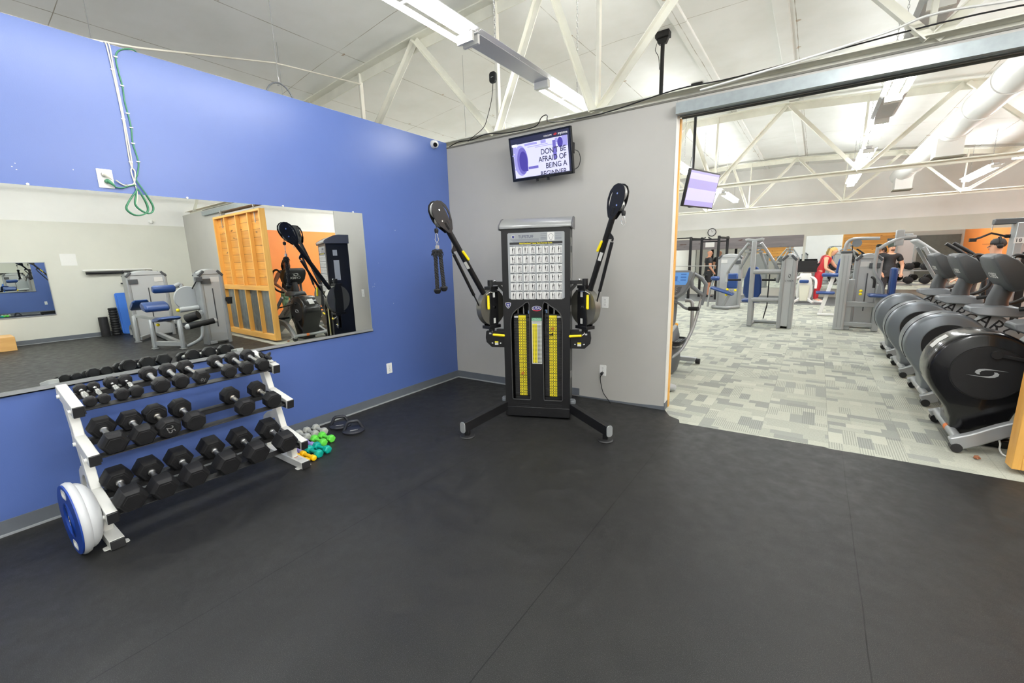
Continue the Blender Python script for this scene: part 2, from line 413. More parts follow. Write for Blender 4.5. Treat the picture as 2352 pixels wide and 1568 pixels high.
# ---------------------------------------------------------------- roof trusses
def truss(y, label, rot):
    M = GM if rot else Matrix(); d = .10 if rot else 0
    t = thing('roof_truss', label, 'truss', (0, y, 0), 0, 'cream steel roof trusses')
    P = lambda s, z, o=0.: M @ V((s, d + o, z))
    bc = MB(); bc.bar(P(-2.9, 3.0), P(9.9, 3.0), .12, .012); bc.bar(P(-2.9, 2.985, .05), P(9.9, 2.985, .05), .012, .09)
    for s in (.9, 1.05, 1.45, 1.6): bc.cyl(P(s, 3.006), P(s, 3.03), .018, n=8)
    obj('bottom_chord', bc, trussm, t, .003)
    B = [-1.75, .677, 1.906, 4.378, 6.85, 9.3]; T = [-2.85, -.5, 1.35, 3.148, 5.6, 8.1]
    tc = MB(); pts = [-2.9, -1.7, -.5, .4, 1.35, 3.148, 4.4, 5.6, 6.9, 8.1, 9.9]
    for a, b in zip(pts, pts[1:]):
        tc.bar(P(a, cz(a) - .07), P(b, cz(b) - .07), .14, .012); tc.bar(P(a, cz(a) - .13, .05), P(b, cz(b) - .13, .05), .012, .13)
    obj('top_chord', tc, trussm, t)
    for b, tt in ((-1.75, -2.85), (-1.75, -.5), (.677, -.5), (.677, 1.35), (1.906, 1.35), (1.906, 3.148), (4.378, 3.148), (4.378, 5.6), (6.85, 5.6), (6.85, 8.1), (9.3, 8.1)):
        k = .02 if tt > b else -.02
        p, q = P(b + k, 2.99, k), P(tt - k, cz(tt) - .1, k); wv = (q - p).normalized(); nrm = M.to_3x3() @ V((0, 1, 0))
        side = wv.cross(nrm).normalized()
        m_ = MB(); m_.bar(p, q, .07, .009, nrm); m_.bar(p + side * .032 - nrm * .03, q + side * .032 - nrm * .03, .009, .06, nrm)
        obj('diagonal_web', m_, trussm, t)
    for b in (-1.65, .69, 1.906, 4.378, 6.85):
        obj('vertical_web', MB().bar(P(b, 2.99, .045), P(b, cz(b) - .08, .045), .055, .035, (1, 0, 0)), trussm, t, .004)
    g = MB()
    for b in (.677, 1.906, 4.378, 6.85): g.b2((b - .09, d + .055, 2.99), (b + .09, d + .064, 3.10), M)
    obj('gusset_plate', g, trussm, t)
truss(0, 'cream steel roof truss standing on top of the gray wall', True)
truss(6.33, 'cream steel roof truss halfway down the carpeted gym', False)
truss(12.2, 'cream steel roof truss farthest back, just before the far white wall', False)

# ---------------------------------------------------------------- fluorescent strip lights
refl = mat('light_reflector', s2l(205, 206, 208), .3, .2)
tubem = emat('fluorescent_tube', (.965, .99, 1.), TUBE_POWER)
tubenear = emat('dimmed_tube', (1., 1., .985), TUBE_NEAR)  # power lowered to soften the falloff down the blue wall
tubehall = emat('room_tube', (1., 1., .985), TUBE_HALL)
tubeoff = mat('unlit_tube', s2l(225, 225, 222), .3)
def strip(x, y0, y1, label, lit=(1, 1), z=3.3, chains=True, tm_=None):
    t = thing('strip_light', label, 'light fixture', (x, (y0 + y1) / 2, z), 0, 'fluorescent strip lights')
    h = (y1 - y0) / 2
    b = MB(); Mx = rotm((0, -h, 0), (1, 0, 0), (0, 0, 1))
    b.prism([(-.035, .015), (.035, .015), (.05, .06), (-.05, .06)], 0, -2 * h, Mx)
    obj('housing', b, refl, t)
    r = MB(); r.prism([(-.031, .014), (.031, .014), (.031, .018), (-.031, .018)], 0, -2 * h, Mx)
    sl = .075 if tm_ is None else .086  # gap above each tube opened up to throw light onto the ceiling
    for q in (-1, 1): r.prism([(q * sl, .014), (q * .125, .030), (q * .125, .034), (q * sl, .018)], 0, -2 * h, Mx)
    for yy in (-h + .01, -h * .5, 0, h * .5, h - .01): r.b2((-.1, yy - .01, .016), (.1, yy + .01, .020))
    obj('reflector', r, refl, t)
    for k in (0, 1):
        a, c = (-h + .04, -.03) if k == 0 else (.03, h - .04)
        if not lit[k]: obj('blank_panel', MB().b2((-.09, a, .010), (.09, c, .0135)), refl, t)
        if lit[k]:
            for s in (-1, 1): obj('lamp_tube', MB().cyl((s * .055, a, -.032), (s * .055, c, -.032), .017, n=8), tm_ or tubem, t)
        e = MB()
        for yy in (a - .015, c + .015): e.b2((-.078, yy - .012, -.052), (.078, yy + .012, .016))
        obj('lamp_holder', e, whitepl, t)
    if chains:
        for s in (-1, 1):
            c = MB(); yy = s * (h - .35); z0 = .06; z1 = cz(x) - z
            n = int((z1 - z0) / .034)
            for i in range(n):
                zc = z0 + .017 + i * .034; ax = (1, 0) if i % 2 else (0, 1)
                c.tube([(ax[0] * .009 * math.cos(a_), yy + ax[1] * .009 * math.cos(a_), zc + .021 * math.sin(a_)) for a_ in [2 * PI * q / 8 for q in range(8)]], .0026, 4, True)
            obj('hanging_chain', c, steel, t)
    return t
strip(1.41, -3.62, -1.21, 'lit strip light hanging over the room, starting above the blue wall', tm_=tubenear)
strip(1.41, -1.19, 1.08, 'strip light half unlit, running through the truss above the hanging screen', (0, 1), tm_=tubenear)
strip(1.41, -6.1, -3.66, 'lit strip light behind the camera in line with the dumbbell rack', tm_=tubenear)
strip(4.42, -6.3, -3.9, 'lit strip light behind the camera over the open floor', tm_=tubehall)
strip(4.42, -3.0, -.65, 'lit strip light over the open rubber floor before the opening', tm_=tubehall)
strip(4.42, .47, 2.88, 'strip light just past the opening, its nearer half unlit', (0, 1))
strip(4.42, 2.92, 4.95, 'strip light over the lat machine aisle, its nearer half unlit', (0, 1))
strip(4.45, 6.1, 8.5, 'lit strip light past the halfway truss above the lat machine')
strip(4.45, 8.6, 11.0, 'lit strip light near the farthest truss above the aisle')
strip(1.43, 3.6, 6.0, 'lit strip light behind the gray wall column near the ceiling screen')
strip(1.43, 7.2, 9.6, 'lit strip light beyond the ceiling screen')
strip(1.46, 10.2, 12.6, 'lit strip light farthest back over the leg machines')
strip(7.0, -5.9, -3.5, 'added lit strip light, out of view, over the far side of the room', tm_=tubehall)  # unseen fixture, added to light the room from the right
strip(7.0, -2.8, -.4, 'added lit strip light, itself out of view, over the seated weight machines seen in the mirror', tm_=tubehall)  # also added out of view for the room's light
strip(6.95, 2.5, 4.9, 'lit strip light over the row of trainers')
strip(6.95, 6.6, 9.0, 'lit strip light behind the round white duct')
strip(6.9, 10.0, 12.4, 'lit strip light at far right beyond the duct')
strip(9.0, 4.0, 6.4, 'lit strip light beside the orange wall')
strip(-1.4, 4.0, 6.4, 'lit strip light at the left end of the gym behind the gray wall')
strip(-1.4, 9.0, 11.4, 'lit strip light at the far left corner of the gym')
# ---------------------------------------------------------------- duct
du = thing('air_duct', 'round white air duct running along the gym ceiling', 'duct')
d = MB(); d.cyl((5.68, .6, 3.62), (5.62, 13.0, 3.62), .20, n=28); obj('pipe', d, whitepl, du)
d = MB()
for y in (1.6, 2.9, 4.2, 5.5, 6.8, 8.1, 9.4, 10.7, 12): d.cyl((5.66, y - .012, 3.62), (5.66, y + .012, 3.62), .212, n=28)
obj('seam_band', d, whitepl, du)
for y in (7.3, 12.3):
    o = obj('outlet_box', MB().b2((5.47, y - .22, 3.18), (5.83, y + .22, 3.5)), whitepl, du)
    q = MB()
    for k in range(9): q.b2((5.45, y - .24 + k * .055, 3.155), (5.85, y - .215 + k * .055, 3.18))
    q.b2((5.44, y - .25, 3.165), (5.86, y + .25, 3.172)); obj('grille', q, mat('grille_grey', s2l(140, 136, 122), .6), o)
# ================================================================ WALL ITEMS
def wobj(name, mb, m, parent, bevel=0, smooth=35):
    "mesh written in world coordinates under an unrotated thing (or its part)"
    L = V(parent.location) if parent.parent is None else V(parent.parent.location)
    mb.v = [tuple(V(p) - L) for p in mb.v]
    return obj(name, mb, m, parent, bevel, smooth)
mirrorm = mat('mirror_silver', (.86, .885, .865), 0.0, 1.0)
edgem = mat('mirror_edge', s2l(150, 160, 158), .3)
mi = thing('wall_mirror', 'wide mirror fixed on the blue wall above the dumbbell rack', 'mirror', (0, -3, .85))
wobj('mirror_glass', MB().b2((.002, -4.9, .850), (.007, -1.318, 2.052)), mirrorm, mi)
wobj('edge', MB().b2((.001, -1.3185, .850), (.0075, -1.314, 2.052)), edgem, mi)
ch = MB(); ch.b2((0, -4.9, .832), (.016, -1.314, .838)); ch.b2((.0125, -4.9, .832), (.016, -1.314, .860)); wobj('bottom_channel', ch, silver, mi)
for y in (-1.42, -2.118, -2.82, -3.61):
    c = MB(); c.cyl((0, y, 2.058), (.012, y, 2.058), .007, n=12); c.cyl((.012, y, 2.058), (.014, y, 2.058), .005, n=8); wobj('clip', c, whitepl, mi)
m2 = thing('wall_mirror', 'framed mirror on the beige wall across the room, seen in the blue wall mirror', 'mirror', (XR, -3.6, .6))
wobj('mirror_glass', MB().b2((XR - .012, -4.6, .61), (XR - .004, -2.28, 1.745)), mirrorm, m2)
fr = MB(); fr.b2((XR - .015, -4.6, .595), (XR, -2.268, .611)); fr.b2((XR - .015, -4.6, 1.745), (XR, -2.268, 1.757)); fr.b2((XR - .015, -2.28, .6), (XR, -2.268, 1.757)); wobj('frame', fr, silver, m2)

scr = mat('screw', s2l(190, 190, 188), .3, .6)
def outlet(loc, M, label, plug=None):
    t = thing('power_outlet', label, 'outlet', loc)
    p = MB().prism(rr(.074, .118, .006), 0, .005, M); obj('cover_plate', p, whitepl, t, .0015)
    r = MB()
    for s in (-1, 1): r.prism(rr(.034, .03, .011, 5, 0, s * .024), .005, .0065, M)
    obj('receptacle', r, whitepl, t)
    k = MB()
    for s in (-1, 1):
        if plug == s: continue
        for q in (-1, 1): k.box((q * .0065, s * .024 + .004, .0067), (.0022, .009, .0006), M)
        k.cyl(M @ V((0, s * .024 - .009, .0062)), M @ V((0, s * .024 - .009, .007)), .003, n=8)
    k.cyl(M @ V((0, 0, .004)), M @ V((0, 0, .0068)), .003, n=8)
    obj('slots', k, ink, t); return t
MX = Matrix(((0, 0, 1, 0), (1, 0, 0, 0), (0, 1, 0, 0), (0, 0, 0, 1)))            # faces +x
MG = GM @ Matrix(((1, 0, 0, 0), (0, 0, -1, 0), (0, 1, 0, 0), (0, 0, 0, 1)))     # faces -d (out of the gray wall)
outlet((0, -1.132, .378), MX, 'white wall outlet low on the blue wall below the mirror end')
outlet(gw(2.068, 0, 1.082), MG, 'white wall outlet on the gray wall at waist height right of the cable trainer')
outlet(gw(2.056, 0, .340), MG, 'white wall outlet near the floor on the gray wall with a black plug', -1)
pc = thing('plug_cable', 'black power cord plugged into the low outlet on the gray wall', 'cord', gw(2.056, 0, .316))
pm_ = MB(); pm_.cyl((0, -.006, .0), (0, -.034, -.004), .013, .016, 12); pm_.ball((0, -.034, -.006), .016); obj('plug', pm_, plastic, pc)
obj('cable', MB().tube(smooth_path([(0, -.034, -.015), (-.015, -.036, -.05), (-.008, -.028, -.13), (.02, -.03, -.22), (.075, -.04, -.28), (.12, -.07, -.311)]), .0045, 8), plastic, pc)
# high outlet plate with two plugs
pl = thing('outlet_plate', 'large white outlet plate high on the blue wall with two plugs', 'outlet', (0, -3.256, 2.135))
obj('cover_plate', MB().prism(rr(.078, .118, .004), 0, .006, MX), whitepl, pl, .0015)
obj('receptacle', MB().prism(rr(.034, .068, .004), .006, .0075, MX), whitepl, pl)
crm = mat('cream_cord', s2l(214, 210, 196), .5); grn = mat('green_cord', s2l(62, 128, 92), .5)
def cord(name, label, pts, m, plug, clips, r=.0042):
    t = thing(name, label, 'cord', (0, -3.1, 2.2))
    P = MB().tube(smooth_path([(x, y + 3.1, z - 2.2) for x, y, z in pts], 5), r, 8); obj('cable', P, m, t)
    if plug:
        b = MB(); y, z = plug[0] + 3.1, plug[1] - 2.2
        b.cyl((.006, y, z), (.03, y, z), .014, .013, 14); b.tube([(.03, y, z), (.036, y + .012, z - .012), (.034, y + .03, z - .03)], [.013, .010, .0045], 10); obj('plug', b, m, t)
    for y, z in clips:
        c = MB(); c.b2((0, y + 3.1 - .011, z - 2.2 - .004), (.010, y + 3.1 + .011, z - 2.2 + .004)); obj('cable_clip', c, whitepl, t, .002)
    return t
cord('extension_cord', 'cream extension cord running down the blue wall to the high outlet plate',
     [(-.02, -3.127, 2.985), (.005, -3.124, 2.96), (.005, -3.117, 2.82), (.005, -3.110, 2.53), (.005, -3.114, 2.26), (.008, -3.098, 2.2), (.012, -3.112, 2.13), (.012, -3.13, 2.112), (.012, -3.17, 2.104), (.02, -3.21, 2.13)], crm, (-3.262, 2.16), [(-3.115, 2.823), (-3.108, 2.528), (-3.110, 2.261)])
cord('extension_cord', 'second cream cord beside it, its socket end hanging in front of the mirror top',
     [(-.02, -3.111, 2.985), (.005, -3.109, 2.96), (.005, -3.108, 2.82), (.005, -3.103, 2.53), (.005, -3.104, 2.26), (.006, -3.118, 2.2), (.012, -3.108, 2.1), (.014, -3.112, 2.03), (.016, -3.125, 1.985)], crm, None, [])
gc = cord('extension_cord', 'green extension cord clipped down the blue wall and looped over the mirror',
     [(-.02, -2.965, 2.98), (.005, -2.99, 2.982), (.005, -3.03, 2.972), (.005, -3.07, 2.945), (.005, -3.088, 2.9), (.005, -3.087, 2.82), (.005, -3.08, 2.735), (.005, -3.083, 2.65), (.005, -3.078, 2.57), (.005, -3.074, 2.483), (.005, -3.08, 2.383), (.005, -3.068, 2.269), (.006, -3.085, 2.19), (.012, -3.10, 2.15), (.014, -3.075, 2.09), (.016, -3.037, 2.0), (.016, -3.035, 1.955), (.016, -3.06, 1.93), (.016, -3.10, 1.945), (.016, -3.128, 1.985), (.014, -3.112, 2.06), (.012, -3.108, 2.108), (.012, -3.14, 2.104), (.014, -3.18, 2.085), (.016, -3.215, 2.086), (.02, -3.225, 2.10)], grn, (-3.252, 2.118), [(-3.088, 2.907), (-3.082, 2.737), (-3.079, 2.57), (-3.074, 2.483), (-3.080, 2.383), (-3.070, 2.269)])
obj('looped_tail', MB().tube(smooth_path([(.014, .0, -.11), (.018, -.06, -.2), (.018, -.079, -.25), (.018, -.045, -.285), (.018, .0, -.282), (.018, .035, -.25), (.018, .03, -.19), (.014, .0, -.11)], 5), .0042, 8), grn, gc)
tag(obj('cable_tie', MB().tube([(.006 + .011 * math.cos(a), -3.158 + .004 * math.cos(a), 2.101 + .011 * math.sin(a)) for a in [2 * PI * k / 10 for k in range(10)]], .0025, 5, True), steel), 'small metal tie around the cords beside the high outlet plate', 'cable tie')
tag(obj('ceiling_cable', MB().tube([(-.05, -6.9, 3.02), (-.05, -4.6, 2.99), (-.05, -3.2, 2.985), (-.2, -2.9, 3.08), (-.9, -1.55, 3.6), (-1.62, .05, 4.03)], .008, 6), crm), 'thin cream cable from the blue wall top up to the roof truss', 'cable')
# spots where the paint has chipped
ck = MB(); rnd = random.Random(3)
for (y, z) in ((-3.64, 2.17), (-3.655, 2.15), (-3.64, 2.135), (-3.40, 2.17), (-1.16, 1.55), (-1.23, 1.33), (-1.24, 1.305), (-1.26, 1.30), (-.9, 1.9), (-1.0, 1.1)):
    ck.ball((.0003, y, z), .0038, 8, 4, (.12, rnd.uniform(.5, 1.2), rnd.uniform(.4, 1)))
struct('trim_9', ck, labelw)
# security camera
sc_ = thing('security_camera', 'white dome security camera at the top of the blue wall near the corner', 'camera', (0, -.23, 2.915))
obj('base', MB().cyl((0, 0, 0), (.022, 0, 0), .047, .045, 24), whitepl, sc_)
b = MB(); b.ball((.03, .0, -.002), .043, 20, 12); obj('housing', b, whitepl, sc_)
dv = V((.72, -.62, -.35)).normalized(); b = MB(); b.cyl(V((.03, 0, -.002)) + dv * .03, V((.03, 0, -.002)) + dv * .047, .026, .024); obj('lens_window', b, blackgl, sc_)

# ================================================================ HANGING SCREEN ON THE GRAY WALL
TVW, TVH = .725, .437
tvM = GM @ rotm((1.405, -.175, 2.600), (1, -.02, 0), (0, -.17, 1))      # local: x right, y up, z out of the screen
tv = thing('wall_television', 'black flat screen on the gray wall showing a motivational slogan', 'television', gw(1.405, -.175, 2.6))
TI = Matrix.Translation(-tv.location)
def tvo(name, mb, m, par, bevel=0, smooth=35):
    return obj(name, MB().add(mb.v, mb.f, TI @ tvM), m, par, bevel, smooth)
b = MB(); b.box((0, 0, -.02), (TVW, TVH, .036)); b.box((0, -.02, -.048), (.5, .3, .03)); tvo('housing', b, plastic, tv, .004)
b = MB()
for (c, d) in (((0, TVH / 2 - .009, 0), (TVW, .018, .009)), ((0, -TVH / 2 + .012, 0), (TVW, .024, .009)), ((-TVW / 2 + .009, 0, 0), (.018, TVH, .009)), ((TVW / 2 - .009, 0, 0), (.018, TVH, .009))): b.box(c, d)
tvo('bezel', b, blackgl, tv, .001)
lav = emat('screen_lavender', s2l(214, 214, 246), .95); navy = emat('screen_navy', s2l(42, 44, 70), .9)
pur = emat('screen_purple', s2l(112, 104, 190), .9); pur2 = emat('screen_deep_purple', s2l(74, 64, 158), .9); pur3 = emat('screen_mid_purple', s2l(160, 156, 222), .9)
swh = emat('screen_white', (1, 1, 1), .95); sred = emat('screen_red', s2l(235, 60, 50), .9)
W2, H2 = TVW / 2 - .018, TVH / 2
scn = tvo('screen', MB().b2((-W2, -H2 + .024, 0), (W2, H2 - .018, .0012)), navy, tv, 0, 0)
q = MB(); q.b2((-W2 + .022, -H2 + .03, .0012), (W2 - .02, H2 - .075, .0016)); tvo('slide_background', q, lav, scn, 0, 0)
q = MB()
for (x, y, w_, h) in ((-.30, .09, .04, .06), (-.10, .125, .15, .02), (.05, .125, .06, .03), (-.02, .10, .24, .006), (.29, .10, .06, .09), (.20, .115, .03, .04), (.10, .085, .30, .005), (-.31, .04, .05, .012), (.29, .055, .06, .012), (-.30, -.10, .05, .012)): q.box((x, y, .0018), (w_, h, .0004))
tvo('slide_blur', q, pur3, scn, 0, 0)
q = MB(); q.prism(circ(.085, 32, -.235, -.02, 1.75)[0:32], .0019, .0023); tvo('slide_plate_rim', q, pur3, scn, 0, 0)
q = MB(); q.prism(circ(.066, 32, -.215, -.025, 2.0), .0024, .0028); q.b2((-.15, -.115, .0019), (-.03, -.09, .0023)); q.prism([(.155, .12), (.19, .12), (.195, -.02), (.19, -.055), (.165, -.055), (.155, -.02)], .0019, .0022); tvo('slide_plate', q, pur, scn, 0, 0)
q = MB(); q.prism(circ(.05, 28, -.205, -.03, 2.0), .0029, .0032); q.b2((-.19, -.13, .0033), (-.155, -.075, .0036)); q.prism(circ(.03, 20, .24, .09, 1.6), .0019, .0022); tvo('slide_plate_centre', q, pur2, scn, 0, 0)
q = MB()
for i, tx in enumerate(("DON'T BE", 'AFRAID OF', 'BEING A')): q.text(tx, .072, Matrix.Translation((W2 - .042, .028 - i * .069, .0036)), .0002, 'RIGHT', .9, .010, 5)
q.text('BEGINNER', .072, Matrix.Translation((W2 - .05, -.184,   .0036)), .0002, 'RIGHT', .9, .010, 5)
tvo('slogan', q, emat('screen_ink', s2l(36, 34, 66), .9), scn, 0, 0)
q = MB(); q.b2((-W2, -H2 + .0235, .002), (W2, -H2 + .03, .0042)); tvo('slide_lower_edge', q, navy, scn, 0, 0)
q = MB(); q.text('12:36:32 PM', .021, Matrix.Translation((.105, H2 - .048, .0018)), .0002, 'CENTER', .9); q.text('myzone', .034, Matrix.Translation((.275, H2 - .046, .0018)), .0002); q.b2((-W2 + .012, H2 - .092, .0018), (-W2 + .075, H2 - .072, .002)); tvo('screen_caption', q, swh, scn, 0, 0)
q = MB(); q.tube([(x - .022, y, .002) for x, y in ((.196, H2 - .047), (.205, H2 - .046), (.209, H2 - .056), (.214, H2 - .036), (.219, H2 - .056), (.224, H2 - .036), (.23, H2 - .05))], .0028, 6); tvo('pulse_mark', q, sred, scn, 0, 0)
q = MB(); q.box((-.02, -H2 + .012, .0023), (.045, .006, .0006)); tvo('badge', q, labelw, tv)
q = MB(); q.b2((1.33, -.12, 2.50), (1.48, -.10, 2.70), GM); q.b2((1.38, -.10, 2.56), (1.43, -.02, 2.62), GM); q.b2((1.31, -.02, 2.46), (1.50, 0, 2.74), GM)
for s in (1.34, 1.47): q.b2((s - .012, -.13, 2.36), (s + .012, -.115, 2.80), GM)
obj('wall_bracket', MB().add(q.v, q.f, TI), plastic, tv)
q = MB().tube(smooth_path([gw(1.74, -.12, 2.62), gw(1.79, -.08, 2.6), gw(1.80, -.05, 2.53), gw(1.77, -.04, 2.46), gw(1.70, -.06, 2.43)]), .004, 6); q.b2((1.735, -.15, 2.58), (1.765, -.11, 2.68), GM)
obj('cable', MB().add(q.v, q.f, TI), plastic, tv)
# conduit and cables lying along the truss chord above
tag(obj('cable_bundle', MB().tube(smooth_path([gw(.02, .03, 2.935), gw(.18, .02, 2.965), gw(.4, .0, 2.95), gw(.6, .01, 2.98), gw(.9, -.01, 2.94), gw(1.25, -.01, 2.94), gw(1.33, 0, 3.02), gw(1.40, 0, 3.03), gw(1.46, -.01, 2.95), gw(2.0, .0, 2.93), gw(2.7, -.02, 2.99), gw(3.2, .03, 3.0), gw(4.4, .05, 3.06), gw(5.2, .04, 3.03), gw(6.5, .05, 3.02)], 5), .0055, 6), plastic), 'black cables draped along the truss chord above the gray wall', 'cables')
tag(obj('cable_conduit', MB().tube(smooth_path([gw(2.9, -.03, 2.94), gw(3.5, -.02, 2.99), gw(4.1, .0, 3.06), gw(4.38, -.02, 3.10), gw(5.0, .0, 3.06), gw(6.6, .0, 3.05)], 5), .009, 6), whitepl), 'white conduit resting on the chord over the wide opening', 'conduit')
ro = thing('wireless_router', 'small black wireless box fixed on a truss member left of the screen', 'router', gw(.715, .03, 3.55))
obj('case', MB().prism(rr(.085, .115, .03), 0, .035, MG), plastic, ro, .006)
obj('indicator', MB().box((0, .0, .036), (.03, .004, .001), MG), labelw, ro)
obj('cable', MB().tube(smooth_path([(0, -.02, -.05), (-.02, -.02, -.2), (-.06, -.05, -.38), (-.13, -.05, -.5), (-.3, -.04, -.57), (-.4, -.02, -.6)]), .004, 6), plastic, ro)
# hook with bent tube above the blue wall
hk = thing('hanging_hook', 'thin wire with a hook holding a bent grey tube above the blue wall', 'hook', (-.35, -1.83, 3.15))
obj('wire', MB().cyl((0, 0, .05), (0, 0, cz(-.35) - 3.15), .0025, n=6), steel, hk)
obj('tube', MB().tube([(0, .14 * math.cos(a), -.15 + .2 * math.sin(a)) for a in [PI * k / 14 for k in range(15)]], .007, 8), mgrey, hk)
obj('hook', MB().tube(smooth_path([(0, 0, .11), (0, .008, .07), (0, .004, .035), (0, -.012, .03)]), .004, 6), steel, hk)
for i, (x, y, zb, lb) in enumerate(((-1.2, -2.9, 3.3, 'thin wire hanging from the ceiling at the left end over the blue wall'), (-1.8, -1.0, 3.4, 'thin hooked wire hanging from the ceiling over the middle of the blue wall'), (-.45, .9, 3.25, 'thin wire hanging from the ceiling behind the truss above the security camera'))):
    q = MB().cyl((x, y, zb), (x, y, cz(x)), .003, n=6); q.tube(smooth_path([(x, y, zb), (x, y + .012, zb - .03), (x, y - .004, zb - .05)]), .003, 6)
    tag(obj('hanging_wire', q, steel), lb, 'wire')
for (x, y, lb) in ((1.921, 2.235, 'black ceiling pole with its bracket, behind the truss above the column'),):
    po = thing('ceiling_pole', lb, 'pole', (x, y, cz(x)))
    obj('pole', MB().cyl((0, 0, -.05), (0, 0, -1.9), .026, n=14), plastic, po)
    q = MB(); q.b2((-.09, -.06, -.075), (.09, .06, 0)); q.prism([(-.08, -.03), (.08, -.03), (.05, -.10), (-.05, -.10)], -.03, .03, rotm((0, 0, -.045), (1, 0, 0), (0, 0, 1))); obj('ceiling_bracket', q, plastic, po, .006)
    obj('cable', MB().tube(smooth_path([(-.06, -.02, -.1), (-.09, -.02, -.2), (-.04, -.03, -.3), (-.028, -.01, -.45)]), .004, 6), plastic, po)
P2 = V((1.90, 4.37, cz(1.9)))
gt = thing('ceiling_television', 'flat screen hanging tilted from a black ceiling pole past the opening', 'television', P2)
q = MB(); q.b2((-.09, -.06, -.075), (.09, .06, 0)); obj('ceiling_bracket', q, plastic, gt, .006)
obj('pole', MB().cyl((0, 0, -.05), (0, 0, 2.62 - P2.z), .024, n=14), plastic, gt)
q = MB(); q.b2((-.05, -.05, 2.40 - P2.z), (.05, .05, 2.64 - P2.z)); obj('mount', q, plastic, gt, .01)
tc_ = V((2.07, 4.37, 2.69)); tl_, tr_, bl_ = V((2.03, 4.36, 3.05)), V((2.24, 4.42, 2.94)), V((1.88, 4.34, 2.40))
tx_ = V((.30, 1.0, 0)).normalized(); ty_ = V((.22, .03, 1)).normalized()
tM = rotm(tc_, tx_, ty_); tM = Matrix.Translation(-P2) @ tM
q = MB(); q.box((0, 0, -.02), (1.02, .62, .05), tM); obj('housing', q, plastic, gt, .004)
q = MB(); q.box((0, 0, .008), (.97, .57, .004), tM); s_ = obj('screen', q, emat('screen_pale', s2l(172, 166, 220), .95), gt, 0, 0)
q = MB(); q.box((0, -.10, .0105), (.97, .2, .001), tM); q.box((0, .2, .0105), (.97, .1, .001), tM); obj('slide_band', q, emat('screen_pale_band', s2l(206, 203, 240), .95), s_, 0, 0)
obj('cable', MB().tube(smooth_path([(-.03, -.03, -1.2), (-.06, -.04, -1.7), (-.05, -.05, -1.95), (.02, -.06, -2.0), (.06, -.04, -1.9)]), .004, 6), plastic, gt)
# ================================================================ DUMBBELL RACK
rk = thing('dumbbell_rack', 'white three tier dumbbell rack with black rails against the blue wall', 'rack', (.42, -3.13, 0))
capm = mat('end_cap', (.016, .016, .017), .45, bump=.1)
TIERS = [(.12, .488, .796), (.29, .632, .537), (.40, .766, .231)]     # back x, front x, top z at the front
SL = .2
def top_z(t, x): return TIERS[t][2] + (TIERS[t][1] - x) * SL
YI = {'L': (-3.706, -3.656), 'R': (-2.60, -2.55)}
for side in 'LR':
    y0, y1 = YI[side]; ym = (y0 + y1) / 2
    XZ = rotm((0, y1, 0), (1, 0, 0), (0, 0, 1))           # local x,y -> world x,z ; +z -> -y
    f = MB(); w_ = y1 - y0
    for t in range(3):
        xb, xf, zf = TIERS[t]
        f.prism([(xb, top_z(t, xb)), (xb - .015, top_z(t, xb) - .075), (xf - .014, zf - .07), (xf, zf)], 0, w_, XZ)
    f.prism([(.205, .79), (.285, .79), (.385, .53), (.305, .53)], 0.002, w_ - .002, XZ)
    f.prism([(.33, .52), (.405, .52), (.50, .24), (.425, .24)], 0.002, w_ - .002, XZ)
    f.prism([(.49, .21), (.60, .19), (.59, .05), (.52, .05)], 0.002, w_ - .002, XZ)
    fo = wobj('end_frame', f, whitep, rk, .004)
    br = [(.36, .40), (.26, .375), (.19, .33), (.15, .25), (.135, .15), (.13, .05)]
    bo = MB(); pr_ = []
    for k, (x, z) in enumerate(br): pr_.append((x, z))
    inn = [(.18, .05), (.185, .15), (.20, .235), (.235, .29), (.29, .325), (.385, .345)]
    bo.prism(pr_ + inn, .008, w_ - .008, XZ); wobj('rear_brace', bo, whitep, fo, .003)
    ft = MB(); ft.b2((.13, ym - .033, .002), (.745, ym + .033, .056))
    for yy in (y0 - .012, y1 + .012): ft.prism(rr(.05, .04, .012, 4, .70, yy), 0, .004)
    wobj('foot', ft, whitep, fo, .003)
    ec = MB()
    for t in range(3):
        xb, xf, zf = TIERS[t]; ec.prism([(xf, zf - .003), (xf - .014, zf - .067), (xf - .002, zf - .069), (xf + .012, zf - .005)], .001, w_ - .001, XZ)
    ec.b2((.745, ym - .032, .003), (.757, ym + .032, .055)); wobj('end_caps', ec, capm, fo, .003)
    bl = MB()
    for t in range(3):
        xb, xf, zf = TIERS[t]
        for x in (xb + .07, xf - .05):
            yy, s = (y0, -1) if side == 'L' else (y1, 1)
            z = top_z(t, x) - .045; bl.cyl((x, yy, z), (x, yy + s * .012, z), .013, .011, 12)
    wobj('bolt_cap', bl, whitepl, fo)
def railz(t, x): return top_z(t, x) - .038
railm = mat('rail_black', (.02, .02, .021), .5, .2, var=.3, vs_=30)
RX = []
